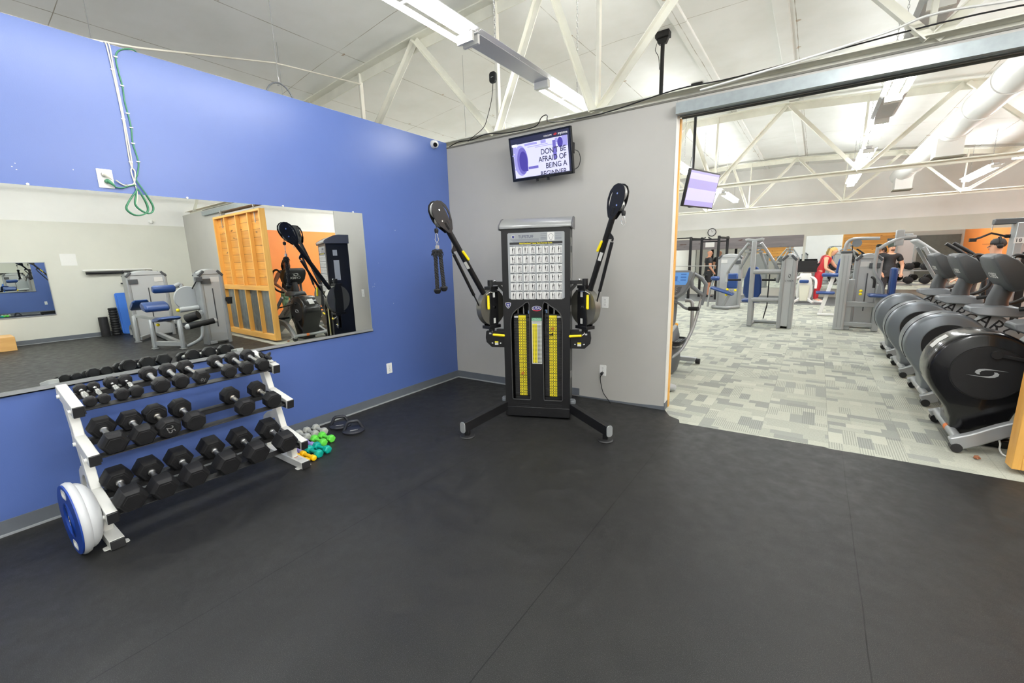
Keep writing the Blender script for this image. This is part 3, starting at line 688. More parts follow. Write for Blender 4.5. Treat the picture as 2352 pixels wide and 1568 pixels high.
for t in range(3):
    xf = TIERS[t][1] - .045; xr = xf - .235; RX.append((xr, xf))
    for nm, x, wd in (('front_rail', xf, .055), ('rear_rail', xr, .04)):
        m_ = MB(); a, b_ = x - wd / 2, x + wd / 2
        P = [(a, railz(t, a)), (b_, railz(t, b_)), (b_, railz(t, b_) - .005), (a, railz(t, a) - .005)]
        m_.prism(P, 0, 1.056, rotm((0, -2.60, 0), (1, 0, 0), (0, 0, 1)))
        if nm == 'rear_rail': m_.b2((b_ - .004, -3.656, railz(t, b_) - .035), (b_, -2.60, railz(t, b_)))
        else: m_.b2((a, -3.656, railz(t, a) - .03), (a + .004, -2.60, railz(t, a)))
        m_.b2((a, -3.655, railz(t, x) - .03), (b_, -3.648, railz(t, x) + .015)); m_.b2((a, -2.608, railz(t, x) - .03), (b_, -2.601, railz(t, x) + .015))
        wobj(nm, m_, railm, rk, .001)
lb = MB(); lb.b2((.60, -2.592, .0562), (.68, -2.56, .0566)); wobj('warning_label', lb, labelw, rk)
lb = MB(); lb.b2((.605, -2.59, .0567), (.615, -2.562, .057)); wobj('label_stripe', lb, mat('orange_ink', s2l(200, 110, 60), .5), rk)
# ---------------------------------------------------------------- dumbbells (axis along local x, origin on the axis)
def head(mb, x, n, R, t, sgn):
    ph = PI / n - PI / 2 if n % 2 == 0 else -PI / 2
    M = rotm((x, 0, 0), (0, 1, 0), (0, 0, 1))               # local z -> world x
    k = .80 if n == 6 else .84; h = t / 2; c = t * .16
    mb.lathe([(R * k, -h), (R * .97, -h + c), (R, -h + 1.4 * c), (R, h - 1.4 * c), (R * .97, h - c), (R * k, h)], n, M, ph)
    mb.lathe([(R * k * .8, -h - .001), (R * k * .8, h + .001)], n, M, ph)
    return mb
def dumbbell(label, n, R, t, sep, hr, handle, group, bulge=0., loc=(0, 0, 0), tilt=math.atan(SL), num=None, hm=None, yaw=0.):
    o = thing('dumbbell', label, 'dumbbell', loc, 0, group); o.rotation_euler = (0, tilt, yaw)
    for s in (1, -1):
        h_ = obj('head', head(MB(), s * sep / 2, n, R, t, s), hm or rubber, o, .002, 25)
        if num and s == 1:
            obj('number', MB().text(num[0], num[1], rotm((sep / 2 + t / 2 + .0012, num[2], num[3]), num[4], num[5]), .0003), num[6], h_)
    a = sep / 2 - t / 2; hb = MB()
    if bulge: hb.lathe([(hr, -a), (hr, -a * .8), (hr * .72, -a * .7), (hr * .75, -a * .62), (hr * bulge, -a * .3), (hr * bulge * 1.03, 0), (hr * bulge, a * .3), (hr * .75, a * .62), (hr * .72, a * .7), (hr, a * .8), (hr, a)], 18, rotm((0, 0, 0), (0, 1, 0), (0, 0, 1)))
    else: hb.lathe([(hr * 1.25, -a), (hr * 1.25, -a * .86), (hr * .95, -a * .84), (hr * 1.2, -a * .74), (hr * .9, -a * .66), (hr, 0), (hr * .9, a * .66), (hr * 1.2, a * .74), (hr * .95, a * .84), (hr * 1.25, a * .86), (hr * 1.25, a)], 18, rotm((0, 0, 0), (0, 1, 0), (0, 0, 1)))
    obj('handle', hb, handle, o, 0, 50); return o
worn = mat('worn_chrome', (.5, .47, .42), .3, 1.)
def put(t, y, n, R): # position on tier t so that the heads rest on the rails
    xr, xf = RX[t]; xc = (xr + xf) / 2; ap = R * math.cos(PI / n); c = math.cos(math.atan(SL))
    return (xc + ap * SL * c, y, railz(t, xc) + ap * c + .0005)
nine = [('smallest chrome handled dumbbell, beside the left end of the top tier', -3.618, 8, .032), ('small chrome handled dumbbell, second from the left on the top tier', -3.558, 8, .031),
        ('chrome handled dumbbell, third from the left on the top tier', -3.476, 8, .038), ('chrome handled dumbbell, fourth from the left on the top tier', -3.407, 8, .0375)]
for lb, y, n, R in nine: dumbbell(lb, n, R, R * 1.25, .215, .0125, chrome, 'dumbbells on the rack', 1.3, put(0, y, n, R))
t8 = [('round headed dumbbell in the middle of the top tier, next to the chrome pairs', -3.285, 8, .050), ('round headed dumbbell on the top tier left of the six sided one', -3.178, 8, .049)]
for lb, y, n, R in t8: dumbbell(lb, n, R, .060, .232, .0155, steel, 'dumbbells on the rack', 0, put(0, y, n, R))
dumbbell('six sided dumbbell marked 10 on its face, turned askew on the top tier', 6, .052, .056, .235, .014, steel, 'dumbbells on the rack', 0, put(0, -3.068, 6, .052), num=('10', .034, 0, -.014, (0, -.9, .45), (0, .45, .9), inkgrey), yaw=.06)
for lb, y in (('leftmost of the three dumbbells close together at the right of the top tier', -2.888), ('middle one of the three dumbbells at the right of the top tier', -2.772), ('dumbbell at the right end of the top tier beside the black strap', -2.660)):
    dumbbell(lb, 8, .0495, .064, .232, .0155, steel, 'dumbbells on the rack', 0, put(0, y, 8, .0495))
for lb, y, n, R, hd, num in (('six sided dumbbell at the left end of the middle tier', -3.583, 6, .069, steel, None), ('second dumbbell from the left on the middle tier, six sided', -3.449, 6, .067, steel, None),
        ('dumbbell with 25 scratched on its face on the middle tier', -3.325, 8, .066, worn, ('25', .052, .0, .0, (0, .3, -1), (0, 1, .3), inkgrey)), ('round headed dumbbell right of the one marked 25', -3.187, 8, .065, steel, None),
        ('round headed dumbbell standing alone right of the gap on the middle tier', -2.878, 8, .0645, worn, None), ('dumbbell at the right end of the middle tier', -2.690, 8, .063, worn, None)):
    dumbbell(lb, n, R, .080, .235, .016, hd, 'dumbbells on the rack', 0, put(1, y, n, R), num=num)
for k, (lb, y) in enumerate((('largest six sided dumbbell at the left end of the bottom tier', -3.588), ('second large dumbbell from the left on the bottom tier', -3.437), ('third large dumbbell from the left on the bottom tier', -3.277), ('fourth large dumbbell from the left on the bottom tier', -3.090), ('fifth large dumbbell on the bottom tier, beside the right end one', -2.905), ('large dumbbell at the right end of the bottom tier', -2.704))):
    dumbbell(lb, 6, (.0755, .0755, .0765, .08, .08, .082)[k], .114, .25, .016, steel, 'dumbbells on the rack', 0, put(2, y, 6, (.0755, .0755, .0765, .08, .08, .082)[k]))
# black strap left on the top right arm
st = thing('ankle_strap', 'black ankle strap with a metal ring on the right end of the rack top', 'strap', (.33, -2.585, .835))
obj('strap', MB().tube([(.045 * math.cos(a) + .01, .022 * math.sin(a), .018 + .012 * math.sin(2 * a)) for a in [2 * PI * k / 20 for k in range(20)]], .012, 8, True, 2.0), rubber, st)
obj('strap_tail', MB().tube(smooth_path([(.05, 0, .016), (.08, -.01, .02), (.11, 0, .004)]), [.014] * 8 + [.010], 8), rubber, st)
obj('ring', MB().tube([(.135 + .02 * math.cos(a), .0 + .02 * math.sin(a), -.017 + .005 * math.cos(a)) for a in [2 * PI * k / 18 for k in range(18)]], .003, 6, True), steel, st)

# ---------------------------------------------------------------- balance trainer leaning on the rack
bq = V((-.04, -.0, 1)).normalized(); bn = V((.045, -.998, .05)).normalized(); bx = bq.cross(bn).normalized()
bs = thing('balance_trainer', 'blue and white half ball balance trainer leaning against the left end of the rack', 'balance trainer', (.60, -3.795, .202))
BM = rotm((0, 0, 0), bx, bq)
if (BM.to_3x3() @ V((0, 0, 1))).dot(bn) < 0: BM = rotm((0, 0, 0), -bx, bq)
bosub = mat('balance_blue', s2l(22, 62, 150), .42, var=.05)
holes = [[(x, y + .15) for x, y in rr(.085, .042, .02)], [(x, y - .15) for x, y in rr(.085, .042, .02)]]
d = MB().plate(circ(.198, 56), holes, .014, BM @ Matrix.Translation((0, 0, .022)))
obj('blue_platform', d, bosub, bs, .002)
d = MB()
for k in range(9): d.lathe([(.03 + k * .0085, .029), (.0315 + k * .0085, .0305), (.033 + k * .0085, .029)], 40, BM)
obj('grip_rings', d, bosub, bs)
d = MB(); d.lathe([(.200, .022), (.205, .016), (.207, .004), (.200, -.012)] + [(.185 * math.cos(a) ** .8 + .004, -.018 - .072 * math.sin(a)) for a in [PI / 2 * k / 9 for k in range(10)]], 48, BM)
obj('white_dome', d, mat('dome_white', s2l(205, 208, 210), .4), bs, 0, 50)
d = MB()
for s in (1, -1): d.plate([(x, y + s * .15) for x, y in rr(.095, .052, .024)], [[(x, y + s * .15) for x, y in rr(.083, .040, .019)]], .012, BM @ Matrix.Translation((0, 0, .024)))
obj('grip_edge', d, labelw, bs)
d = MB()
for y, h in ((.018, .016), (-.004, .014), (-.024, .012)): d.box((0, y, .0305), (.006, h, .001), BM)
obj('small_logo', d, labelw, bs)

# ---------------------------------------------------------------- small coloured weights on the floor
def small(label, m, p, q, R=.036, n=6, L=None):
    p, q = V(p), V(q); c = (p + q) / 2; d = q - p; L = d.length
    o = thing('hand_weight', label, 'hand weight', (c.x, c.y, R * math.cos(PI / n)), 0, 'coloured hand weights on the floor'); o.rotation_euler = (0, 0, math.atan2(d.y, d.x))
    for s in (1, -1): obj('head', head(MB(), s * L / 2, n, R, .05, s), m, o, .005, 40)
    obj('handle', MB().tube([(-L / 2 + .02, 0, 0), (-L / 4, 0, 0), (0, 0, 0), (L / 4, 0, 0), (L / 2 - .02, 0, 0)], [.016, .0145, .0155, .0145, .016], 14), m, o)
    return o
ggm = mat('grey_vinyl', s2l(176, 178, 170), .5); lgm = mat('lime_vinyl', s2l(98, 208, 70), .42); tem = mat('teal_vinyl', s2l(0, 158, 142), .35); pum = mat('lilac_vinyl', s2l(162, 148, 206), .5); yem = mat('yellow_vinyl', s2l(248, 196, 0), .45)
small('grey hand weight nearest the push-up handles', ggm, (.10, -2.113, 0), (.248, -2.12, 0)); small('grey hand weight in the middle of its row of three', ggm, (.09, -2.197, 0), (.232, -2.197, 0)); small('grey hand weight nearest the rack', ggm, (.095, -2.275, 0), (.235, -2.276, 0))
small('lime green hand weight farther from the rack', lgm, (.325, -2.186, 0), (.46, -2.182, 0)); small('lime green hand weight beside the teal ones', lgm, (.335, -2.264, 0), (.475, -2.267, 0))
small('teal hand weight beside the lime green ones', tem, (.495, -2.337, 0), (.638, -2.330, 0)); small('teal hand weight beside the yellow ones', tem, (.508, -2.410, 0), (.650, -2.412, 0))
small('lilac hand weight behind the teal ones, nearer the lime green pair', pum, (.305, -2.334, 0), (.420, -2.336, 0), .027); small('lilac hand weight half hidden by the rack end, behind the teal ones', pum, (.315, -2.40, 0), (.43, -2.40, 0), .027)
small('yellow hand weight farther from the rack foot', yem, (.52, -2.472, 0), (.664, -2.470, 0), .023, 12); small('yellow hand weight touching the rack foot', yem, (.51, -2.518, 0), (.654, -2.518, 0), .021, 12)
small('lilac hand weight end showing behind the yellow pair', pum, (.33, -2.455, 0), (.45, -2.460, 0), .022); small('lilac hand weight end beside the rack foot', pum, (.33, -2.505, 0), (.452, -2.505, 0), .022)
# ---------------------------------------------------------------- push-up handles
navyrub = mat('navy_plastic', s2l(34, 36, 44), .45)
def pushup(label, loc, rz):
    o = thing('pushup_handle', label, 'push-up handle', loc, rz, 'rotating push-up handles')
    obj('base', MB().lathe([(.090, 0), (.098, .004), (.100, .016), (.090, .026), (.06, .032), (.0001, .034)], 40), navyrub, o)
    P = [(-.085, 0, .018), (-.078, 0, .035), (-.048, 0, .092), (-.036, 0, .100), (.036, 0, .100), (.048, 0, .092), (.078, 0, .035), (.085, 0, .018)]
    h = MB(); h.tube(P, [.016, .015, .014, .015, .015, .014, .015, .016], 12); obj('handle', h, navyrub, o)
    h = MB(); h.text('PERFECT', .018, rotm((0, -.058, .0335), (1, 0, 0), (0, 1, .12)), .0004); obj('lettering', h, labelw, o); return o
pushup('round black push-up handle closer to the baseboard', (.205, -1.925, 0), math.radians(52)); pushup('round black push-up handle farther from the wall', (.425, -1.93, 0), math.radians(60))
# ================================================================ CABLE TRAINER
ft = thing('cable_trainer', 'black dual arm cable trainer with an exercise chart standing in the corner', 'cable machine', (1.7275, -.745, 0), math.radians(22.84))
FR = rotm((0, 0, 0), (1, 0, 0), (0, 0, 1))        # local x,y -> machine x,z ; +z -> -y (towards the viewer)
chm = mat('column_black', (.008, .008, .009), .38, 0, .4, bump=.05, bs=300)
W = .318
def slot(s):
    P = [(s * .065, .20), (s * .072, .19), (s * .235, .19), (s * .245, .20), (s * .247, .95), (s * .242, 1.00), (s * .225, 1.045), (s * .19, 1.08), (s * .135, 1.115), (s * .10, 1.145), (s * .078, 1.152), (s * .065, 1.13), (s * .062, 1.05)]
    return P if s > 0 else P[::-1]
b = MB(); b.plate([(-W, .03), (W, .03), (W, 1.83), (-W, 1.83)], [slot(-1), slot(1)], .012, FR); fp = obj('front_shroud', b, chm, ft, .003)
b = MB()
for s in (-1, 1):
    P = slot(s); b.tube([V((x, -.008, z)) for x, z in P], .005, 6, True)
obj('slot_trim', b, mat('slot_trim_grey', (.05, .05, .052), .4), fp)
b = MB()
for s in (-1, 1): b.b2((s * W, .0, .02), (s * (W - .02), .27, 1.83))
b.b2((-W, .255, .02), (W, .275, 1.83)); b.b2((-.02, .01, .02), (.02, .255, 1.83)); b.b2((-W, 0, .02), (W, .27, .10)); b.b2((-W, 0, 1.80), (W, .27, 1.83)); b.b2((-W, -.012, .02), (W, .0, .115))
obj('column', b, chm, ft, .004)
b = MB()
for s in (-1, 1):
    for z in (.145, .125, .105): b.b2((s * .08, -.008, z - .004), (s * .235, -.0055, z + .004))
    b.cyl((s * .05 - .03, -.012, .055), (s * .05 - .03, -.018, .055), .008, n=10)
obj('vent_slots', b, plastic, ft)
b = MB(); b.prism([(-.022, 1.824), (.28, 1.824), (.285, 1.925), (.16, 1.928), (.09, 1.915), (.03, 1.885), (-.012, 1.862), (-.024, 1.848)], -.333, .333, rotm((0, 0, 0), (0, 1, 0), (0, 0, 1)))
obj('top_cap', b, mat('cap_silver', s2l(158, 160, 160), .32, .45), ft, .006)
b = MB()
for s in (-1, 1): b.prism([(-.026, 1.816), (.285, 1.816), (.289, 1.929), (.16, 1.932), (.09, 1.919), (.03, 1.889), (-.012, 1.866), (-.028, 1.850)], min(s * .333, s * .342), max(s * .333, s * .342), rotm((0, 0, 0), (0, 1, 0), (0, 0, 1)))
obj('cap_end', b, mat('cap_end_grey', s2l(104, 104, 108), .4, .3), ft, .004)
# exercise chart
b = MB().prism(rr(.526, .604, .014), 0, .003, FR @ Matrix.Translation((.006, 1.486, .006)))
chart = obj('exercise_chart', b, mat('chart_grey', s2l(142, 146, 148), .4), ft, 0)
CM = FR @ Matrix.Translation((.006, 1.486, .0092))
cw, ck_, cs, ct = MB(), MB(), MB(), MB()
rnd = random.Random(5)
for r in range(6):
    for p in range(4):
        x0 = -.243 + p * .124; y0 = .178 - r * .0835
        ck_.b2((x0, y0 + .0045, 0), (x0 + .036, y0 + .0085, .0004), CM); ck_.b2((x0 + .076, y0 + .0045, 0), (x0 + .112, y0 + .0085, .0004), CM); cs.b2((x0 + .042, y0 + .0055, 0), (x0 + .070, y0 + .0075, .0004), CM)
        for q in range(2):
            a = x0 + q * .058; cw.b2((a, y0 - .068, 0), (a + .054, y0, .0005), CM)
            ck_.b2((a + .012, y0 - .0725, 0), (a + .042, y0 - .070, .0004), CM)
            # a small standing figure beside a machine outline
            fx, fy = a + .024 + rnd.uniform(-.004, .004), y0 - .062; ln = rnd.uniform(-.5, .5)
            ck_.prism(circ(.0042, 8, fx + ln * .010, fy + .052), .0005, .0009, CM)
            ck_.prism([(fx - .004, fy + .024), (fx + .004, fy + .024), (fx + ln * .008 + .005, fy + .046), (fx + ln * .008 - .005, fy + .046)], .0005, .0009, CM)
            cs.prism([(fx - .006, fy), (fx - .002, fy), (fx + .001, fy + .024), (fx - .004, fy + .024)], .0005, .0009, CM); cs.prism([(fx + .003, fy), (fx + .007, fy), (fx + .004, fy + .024), (fx, fy + .024)], .0005, .0009, CM)
            ar = rnd.uniform(-.01, .012); ck_.prism([(fx + ln * .008, fy + .043), (fx + ln * .008, fy + .039), (fx + .014, fy + .036 + ar), (fx + .014, fy + .039 + ar)], .0005, .0009, CM)
            cs.b2((a + .040, fy + .004, .0005), (a + .047, fy + .05, .0008), CM); cs.b2((a + .036, fy, .0005), (a + .050, fy + .006, .0008), CM)
ck_.prism(rr(.488, .021, .003, 3, 0, .2065), 0, .0005, CM)
cw.b2((.108, .224, 0), (.172, .298, .0005), CM)
obj('picture_tiles', cw, labelw, chart, 0, 0); obj('figure_print', ck_, ink, chart, 0, 0); obj('outline_print', cs, inkgrey, chart, 0, 0)
ct.text('Multi-Functional Trainer Basic Exercise Guide', .0195, CM @ Matrix.Translation((0, .2055, .0006)), .0003, 'CENTER', .84, .015); obj('chart_title', ct, yellowlab, chart, 0, 0)
t1 = MB(); t1.text('TUFFSTUFF', .036, CM @ Matrix.Translation((-.09, .264, .0005)), .0003, 'CENTER', .78, .02)
for y in (.243, .236, .229, .222): t1.b2((-.235 + (.243 - y) * 1.2, y - .0012, 0), (.03, y + .0008, .0004), CM)
for y in (.285, .268, .252, .245, .238): t1.b2((.045, y - .0012, 0), (.10, y + .0008, .0004), CM); t1.b2((.18, y - .0012, 0), (.235, y + .0008, .0004), CM)
t1.tube([CM @ V((.14 + .018 * math.cos(a) * (1 + .3 * math.sin(3 * a)), .258 + .028 * math.sin(a), .0008)) for a in [2 * PI * k / 24 for k in range(24)]], .0012, 4, True)
obj('chart_header', t1, mat('header_ink', s2l(70, 72, 92), .5), chart, 0, 0)
def shield(cx, cz_, s): return [(cx - s, cz_ + s * .9), (cx, cz_ + s * 1.05), (cx + s, cz_ + s * .9), (cx + s * .95, cz_ + .1 * s), (cx + .55 * s, cz_ - .7 * s), (cx, cz_ - 1.15 * s), (cx - .55 * s, cz_ - .7 * s), (cx - s * .95, cz_ + .1 * s)]
nav = mat('badge_navy', s2l(40, 44, 110), .4)
b = MB(); b.prism(shield(-.268, 1.122, .027), .0062, .0072, FR); b.prism(shield(-.203, 1.75, .015), .0092, .0098, FR); sh = obj('shield_badge', b, labelw, ft, 0, 0)
b = MB(); b.prism(shield(-.268, 1.122, .0225), .0072, .0079, FR); b.prism(shield(-.203, 1.75, .012), .0098, .0104, FR); obj('badge_field', b, nav, sh, 0, 0)
b = MB(); b.b2((-.281, 1.128, .0079), (-.255, 1.134, .0083), FR); b.b2((-.271, 1.104, .0079), (-.265, 1.134, .0083), FR); obj('badge_letter', b, labelw, sh, 0, 0)
b = MB(); b.prism(circ(.046, 28, .006, 1.092, .52), .0062, .0070, FR); ub = obj('oval_badge', b, labelw, ft, 0, 0)
b = MB(); b.prism([(x, z) for x, z in circ(.046, 28, .006, 1.090, .52) if z < 1.084], .0070, .0074, FR); obj('red_stripe', b, mat('badge_red', s2l(190, 40, 44), .4), ub, 0, 0)
b = MB(); b.prism(circ(.041, 28, .006, 1.094, .46), .0074, .0080, FR); obj('badge_field', b, nav, ub, 0, 0)
b = MB(); b.text('USA', .032, FR @ Matrix.Translation((.006, 1.093, .0081)), .0003, 'CENTER', 1.15); obj('lettering', b, labelw, ub, 0, 0)
# attention label
b = MB(); b.b2((-.044, .556, .0062), (.052, 1.003, .0068), FR); al = obj('weight_table_label', b, mat('table_grey', s2l(190, 192, 192), .5), ft, 0, 0)
b = MB(); b.b2((-.044, .976, .0068), (.052, 1.003, .0073), FR); obj('green_header', b, mat('label_green', s2l(70, 140, 104), .5), al, 0, 0)
b = MB(); b.text('ATTENTION', .0165, FR @ Matrix.Translation((.004, .989, .0074)), .0002); obj('header_text', b, labelw, al, 0, 0)
b = MB(); b.b2((-.038, .565, .0068), (.008, .945, .0073), FR); obj('yellow_columns', b, yellowlab, al, 0, 0)
b = MB()
for k in range(29):
    z = .571 + k * .0129
    for x, w_ in ((-.030, .009), (-.012, .009), (.001, .006), (.017, .010), (.031, .010), (.044, .008)): b.b2((x - w_ / 2, z - .0035, .0073), (x + w_ / 2, z + .0035, .0077), FR)
for z in (.970, .962, .954): b.b2((-.036, z - .0014, .0068), (.044, z + .0014, .0073), FR)
obj('table_figures', b, mat('table_ink', s2l(82, 82, 48), .6), al, 0, 0)
# weight stacks
platm = mat('plate_black', (.013, .013, .014), .45)
p0 = p1 = None
for sx in (-.141, .155):
    for k in range(30):
        z = .222 + k * .0258
        if p0 is None:
            m_ = MB(); m_.b2((-.083, .03, 0), (.083, .20, .0245)); m_.cyl((0, .031, .0122), (0, .0268, .0122), .006, n=8); p0 = obj('weight_plate', m_, platm, ft, .0015)
            m_ = MB(); m_.b2((-.036, .0282, .0025), (.036, .03, .0222)); p1 = obj('number_label', m_, yellowlab, p0)
            m_ = MB()
            for x in (-.026, -.019, .02, .027): m_.b2((x - .0022, .0272, .008), (x + .0022, .0285, .017))
            nb = m_
            obj_in = obj('label_digits', m_, ink, p0); p2_ = obj_in; p0.location = (sx, 0, z); continue
        c = p0.copy(); COL.objects.link(c); c.parent = ft; c.location = (sx, 0, z)
        for ch_ in (p1, p2_): d = ch_.copy(); COL.objects.link(d); d.parent = c
for sx, zp, brown in ((-.141, .455, 1), (.155, .90, 1)):
    m_ = MB(); m_.b2((sx - .083, .028, 1.0), (sx + .083, .2, 1.03)); hp = obj('stack_head_plate', m_, platm, ft, .002)
    m_ = MB(); m_.b2((sx - .036, .0265, .998), (sx + .036, .0282, 1.022)); obj('top_label', m_, yellowlab, hp)
    m_ = MB(); m_.b2((sx - math.copysign(.078, -sx) if sx < 0 else sx + .04, .0265, 1.000), (sx - .040 if sx < 0 else sx + .082, .0282, 1.016)); obj('side_label', m_, labelw, hp)
    m_ = MB()
    for q in (-.055, .055): m_.cyl((sx + q, .11, .12), (sx + q, .11, 1.8), .009, n=10)
    m_.cyl((sx + .005, .09, 1.0), (sx + .005, .09, 1.12), .011, n=10); obj('guide_rod', m_, steel, ft)
    m_ = MB(); m_.cyl((sx, .03, zp), (sx, -.004, zp), .012, .015, 14); obj('selector_pin', m_, mat('pin_brown', s2l(150, 92, 30), .5), ft)
    m_ = MB()
    for q in range(4): m_.tube(smooth_path([(sx - .03 + q * .015, .12, 1.06), (sx - .035 + q * .016, .05, 1.11), (sx - .01 + q * .016, .06, 1.15)]), .0035, 6)
    m_.b2((sx - .083, .035, .175), (sx + .083, .2, .215)); obj('pulley_cable', m_, plastic, ft)
m_ = MB().tube(smooth_path([(.09, .02, 1.07), (.087, .012, 1.0), (.085, .008, .93), (.09, .0, .87), (.115, -.008, .845), (.15, -.006, .84)]), .004, 8); m_.cyl((.15, -.004, .84), (.15, .03, .85), .008, n=10); obj('pin_lanyard', m_, plastic, ft)
m_ = MB(); m_.b2((.08, .03, 1.045), (.10, .05, 1.075)); m_.b2((-.085, .03, 1.04), (-.07, .05, 1.07)); obj('bumper', m_, mat('bumper_blue', s2l(110, 140, 180), .5), ft)
# side stickers on the column
m_ = MB()
for s in (-1, 1):
    for z0, z1, y1 in ((.40, .47, .13), (1.05, 1.11, .11), (1.34, 1.60, .145), (1.66, 1.735, .13)): m_.b2((s * W, .075, z0), (s * (W + .001), y1, z1))
obj('side_sticker', m_, labelw, ft, 0, 0)
# base legs
for s, ex_, ey_ in ((-1, -.575, -.585), (1, .685, -.475)):
    m_ = MB(); a, b_ = V((s * .30, .06, .115)), V((ex_, ey_, .105)); dr = (b_ - a).normalized(); m_.bar(a, b_, .052, .09)
    m_.bar(b_ + V((0, 0, -.04)) - dr * .055, b_ + V((0, 0, -.095)) - dr * .055, .045, .045); lg = obj('base_leg', m_, chm, ft, .004)
    m_ = MB(); m_.prism(rr(.058, .102, .026), 0, .008, rotm(b_, V((0, 0, 1)).cross(dr), (0, 0, 1)))
    obj('leg_end_cap', m_, silver, lg, .002)
    c = b_ - dr * .055; m_ = MB(); m_.lathe([(.0001, 0), (.066, 0), (.068, .006), (.060, .014), (.03, .018), (.0001, .018)], 32, Matrix.Translation((c.x, c.y, 0))); obj('rubber_foot', m_, rubber2, lg)
    m_ = MB(); m_.cyl((s * .335, .05, .155), (s * .335, .05, .185), .035, n=20); m_.cyl((s * .335, .05, .185), (s * .335, .05, .195), .028, n=20); obj('leg_bolt', m_, mgrey, lg, .002)
# arms
def arm(s, hx, hy, hz):
    """s side; the head bolt sits at (hx,hy,hz)"""
    piv = V((s * .452, .05, 1.10)); H = V((hx, hy, hz)); hd = V((H.x - piv.x, H.y - piv.y, 0)).normalized()
    nrm = V((-hd.y, hd.x, 0)) * (1 if s < 0 else -1)                 # towards the machine
    m_ = MB()
    m_.b2((s * .30, .03, 1.312), (s * .475, .075, 1.345)); m_.cyl((s * .452, .05, 1.30), (s * .452, .05, 1.36), .027, n=16); m_.prism([(s * .318, 1.312), (s * .318, 1.25), (s * .36, 1.312)], -.07, -.035, FR) if False else None
    m_.bar((s * .318, .052, 1.255), (s * .372, .052, 1.315), .03, .012, (0, 1, 0))
    P = [(s * .318, .705), (s * .452, .705), (s * .505, .755), (s * .512, .80), (s * .505, .865), (s * .318, .865)]
    m_.prism(P if s > 0 else P[::-1], -.035, -.028, FR); m_.prism(P if s > 0 else P[::-1], -.07, -.063, FR)
    m_.b2((s * .30, .03, .865), (s * .40, .07, .885)); br_ = obj('side_bracket', m_, chm, ft, .002)
    m_ = MB()
    for x, z in ((.36, .745), (.445, .745)): m_.ball((s * x, .027, z), .011, 12, 8)
    m_.ball((s * .40, .03, 1.352), .012, 10, 6); obj('bracket_bolts', m_, chrome, br_)
    m_ = MB(); m_.b2((s * .385, .0268, .728), (s * .42, .0279, .765)); m_.b2((s * .455, .0268, .835), (s * .475, .0279, .85)); obj('warning_label', m_, labelw, br_)
    m_ = MB(); m_.b2((s * .385, .0258, .75), (s * .42, .0268, .765)); obj('label_band', m_, yellowlab, br_)
    m_ = MB(); m_.cyl((s * .325, -.01, .83), (s * .425, -.015, .838), .012, .012, 12); m_.ball((s * .32, -.01, .8295), .013); obj('release_lever', m_, yellow, br_)
    m_ = MB(); m_.tube([(s * .425, -.015, .838), (s * .445, .01, .85), (s * .445, .03, .87)], .008, 8); obj('lever_rod', m_, steel, br_)
    # pivot post and hub discs
    DM = rotm(piv, hd, (0, 0, 1))                                      # local x forward along the arm plane, y up, z normal
    zs = 1 if (DM.to_3x3() @ V((0, 0, 1))).dot(nrm) > 0 else -1
    m_ = MB(); m_.cyl((s * .452, .05, .87), (s * .452, .05, .93), .03, n=16); m_.cyl((s * .452, .05, 1.27), (s * .452, .05, 1.315), .024, n=16)
    def dp(poly, a, b): m_.prism(poly, min(a * zs, b * zs), max(a * zs, b * zs), DM)
    dp([(-.05, -.20), (.06, -.20), (.065, -.12), (.05, .0), (.055, .12), (.045, .19), (-.045, .19), (-.06, .10), (-.06, -.1)], .032, .042)
    dp([(-.05, -.20), (.06, -.20), (.065, -.12), (.05, .0), (.055, .12), (.045, .19), (-.045, .19), (-.06, .10), (-.06, -.1)], -.042, -.032)
    m_.box((0, -.19, 0), (.16, .03, .10), DM); m_.box((-.01, .185, 0), (.10, .03, .09), DM)
    pv = obj('pivot_frame', m_, chm, ft, .002)
    m_ = MB()
    for y in (0., .15): m_.cyl(DM @ V((0, y, .044 * zs)), DM @ V((0, y, .052 * zs)), .012 if y == 0 else .007, n=12)
    m_.tube([DM @ V((.10, .12, .02 * zs)), DM @ V((.06, .15, .05 * zs)), DM @ V((-.06, .15, .055 * zs))], .006, 8); obj('hub_bolt', m_, chrome, pv)
    m_ = MB()
    for y0, z in ((.12, .0425), (-.13, .0425)): m_.box((0, y0, z * zs), (.03, .05, .001), DM)
    obj('hub_label', m_, labelw, pv)
    m_ = MB()
    for z in (-.028, .018):
        m_.lathe([(.0001, z), (.168, z), (.170, z + .005), (.168, z + .010), (.0001, z + .010)], 48, DM)
    m_.lathe([(.15, -.02), (.158, -.02), (.158, .02), (.15, .02)], 48, DM); hub = obj('hub_disc', m_, chm, ft, 0, 50)
    m_ = MB(); m_.lathe([(.172, -.030), (.174, -.030), (.174, .030), (.172, .030)], 48, DM); obj('hub_rim', m_, mat('rim_grey', s2l(120, 118, 110), .35, .6), hub)
    m_ = MB()
    for k in range(13):
        a = math.radians(100 + k * 13); m_.cyl(DM @ V((.145 * math.cos(a), .145 * math.sin(a), .0275 * zs)), DM @ V((.145 * math.cos(a), .145 * math.sin(a), .0292 * zs)), .0065, n=8)
    obj('adjust_holes', m_, ink, hub)
    m_ = MB(); a, b_ = DM @ V((.095, .12, .055 * zs)), DM @ V((.10, .0, .06 * zs)); m_.cyl(a, b_, .012, .013, 12); m_.ball(b_, .0135); obj('adjust_handle', m_, yellow, hub)
    # boom
    e = (H - piv).normalized(); a, b_ = piv + e * .10, H - e * .13
    m_ = MB(); m_.cyl(a, b_, .0255, n=20); up_ = nrm.cross(e)
    if up_.z > 0: up_ = -up_
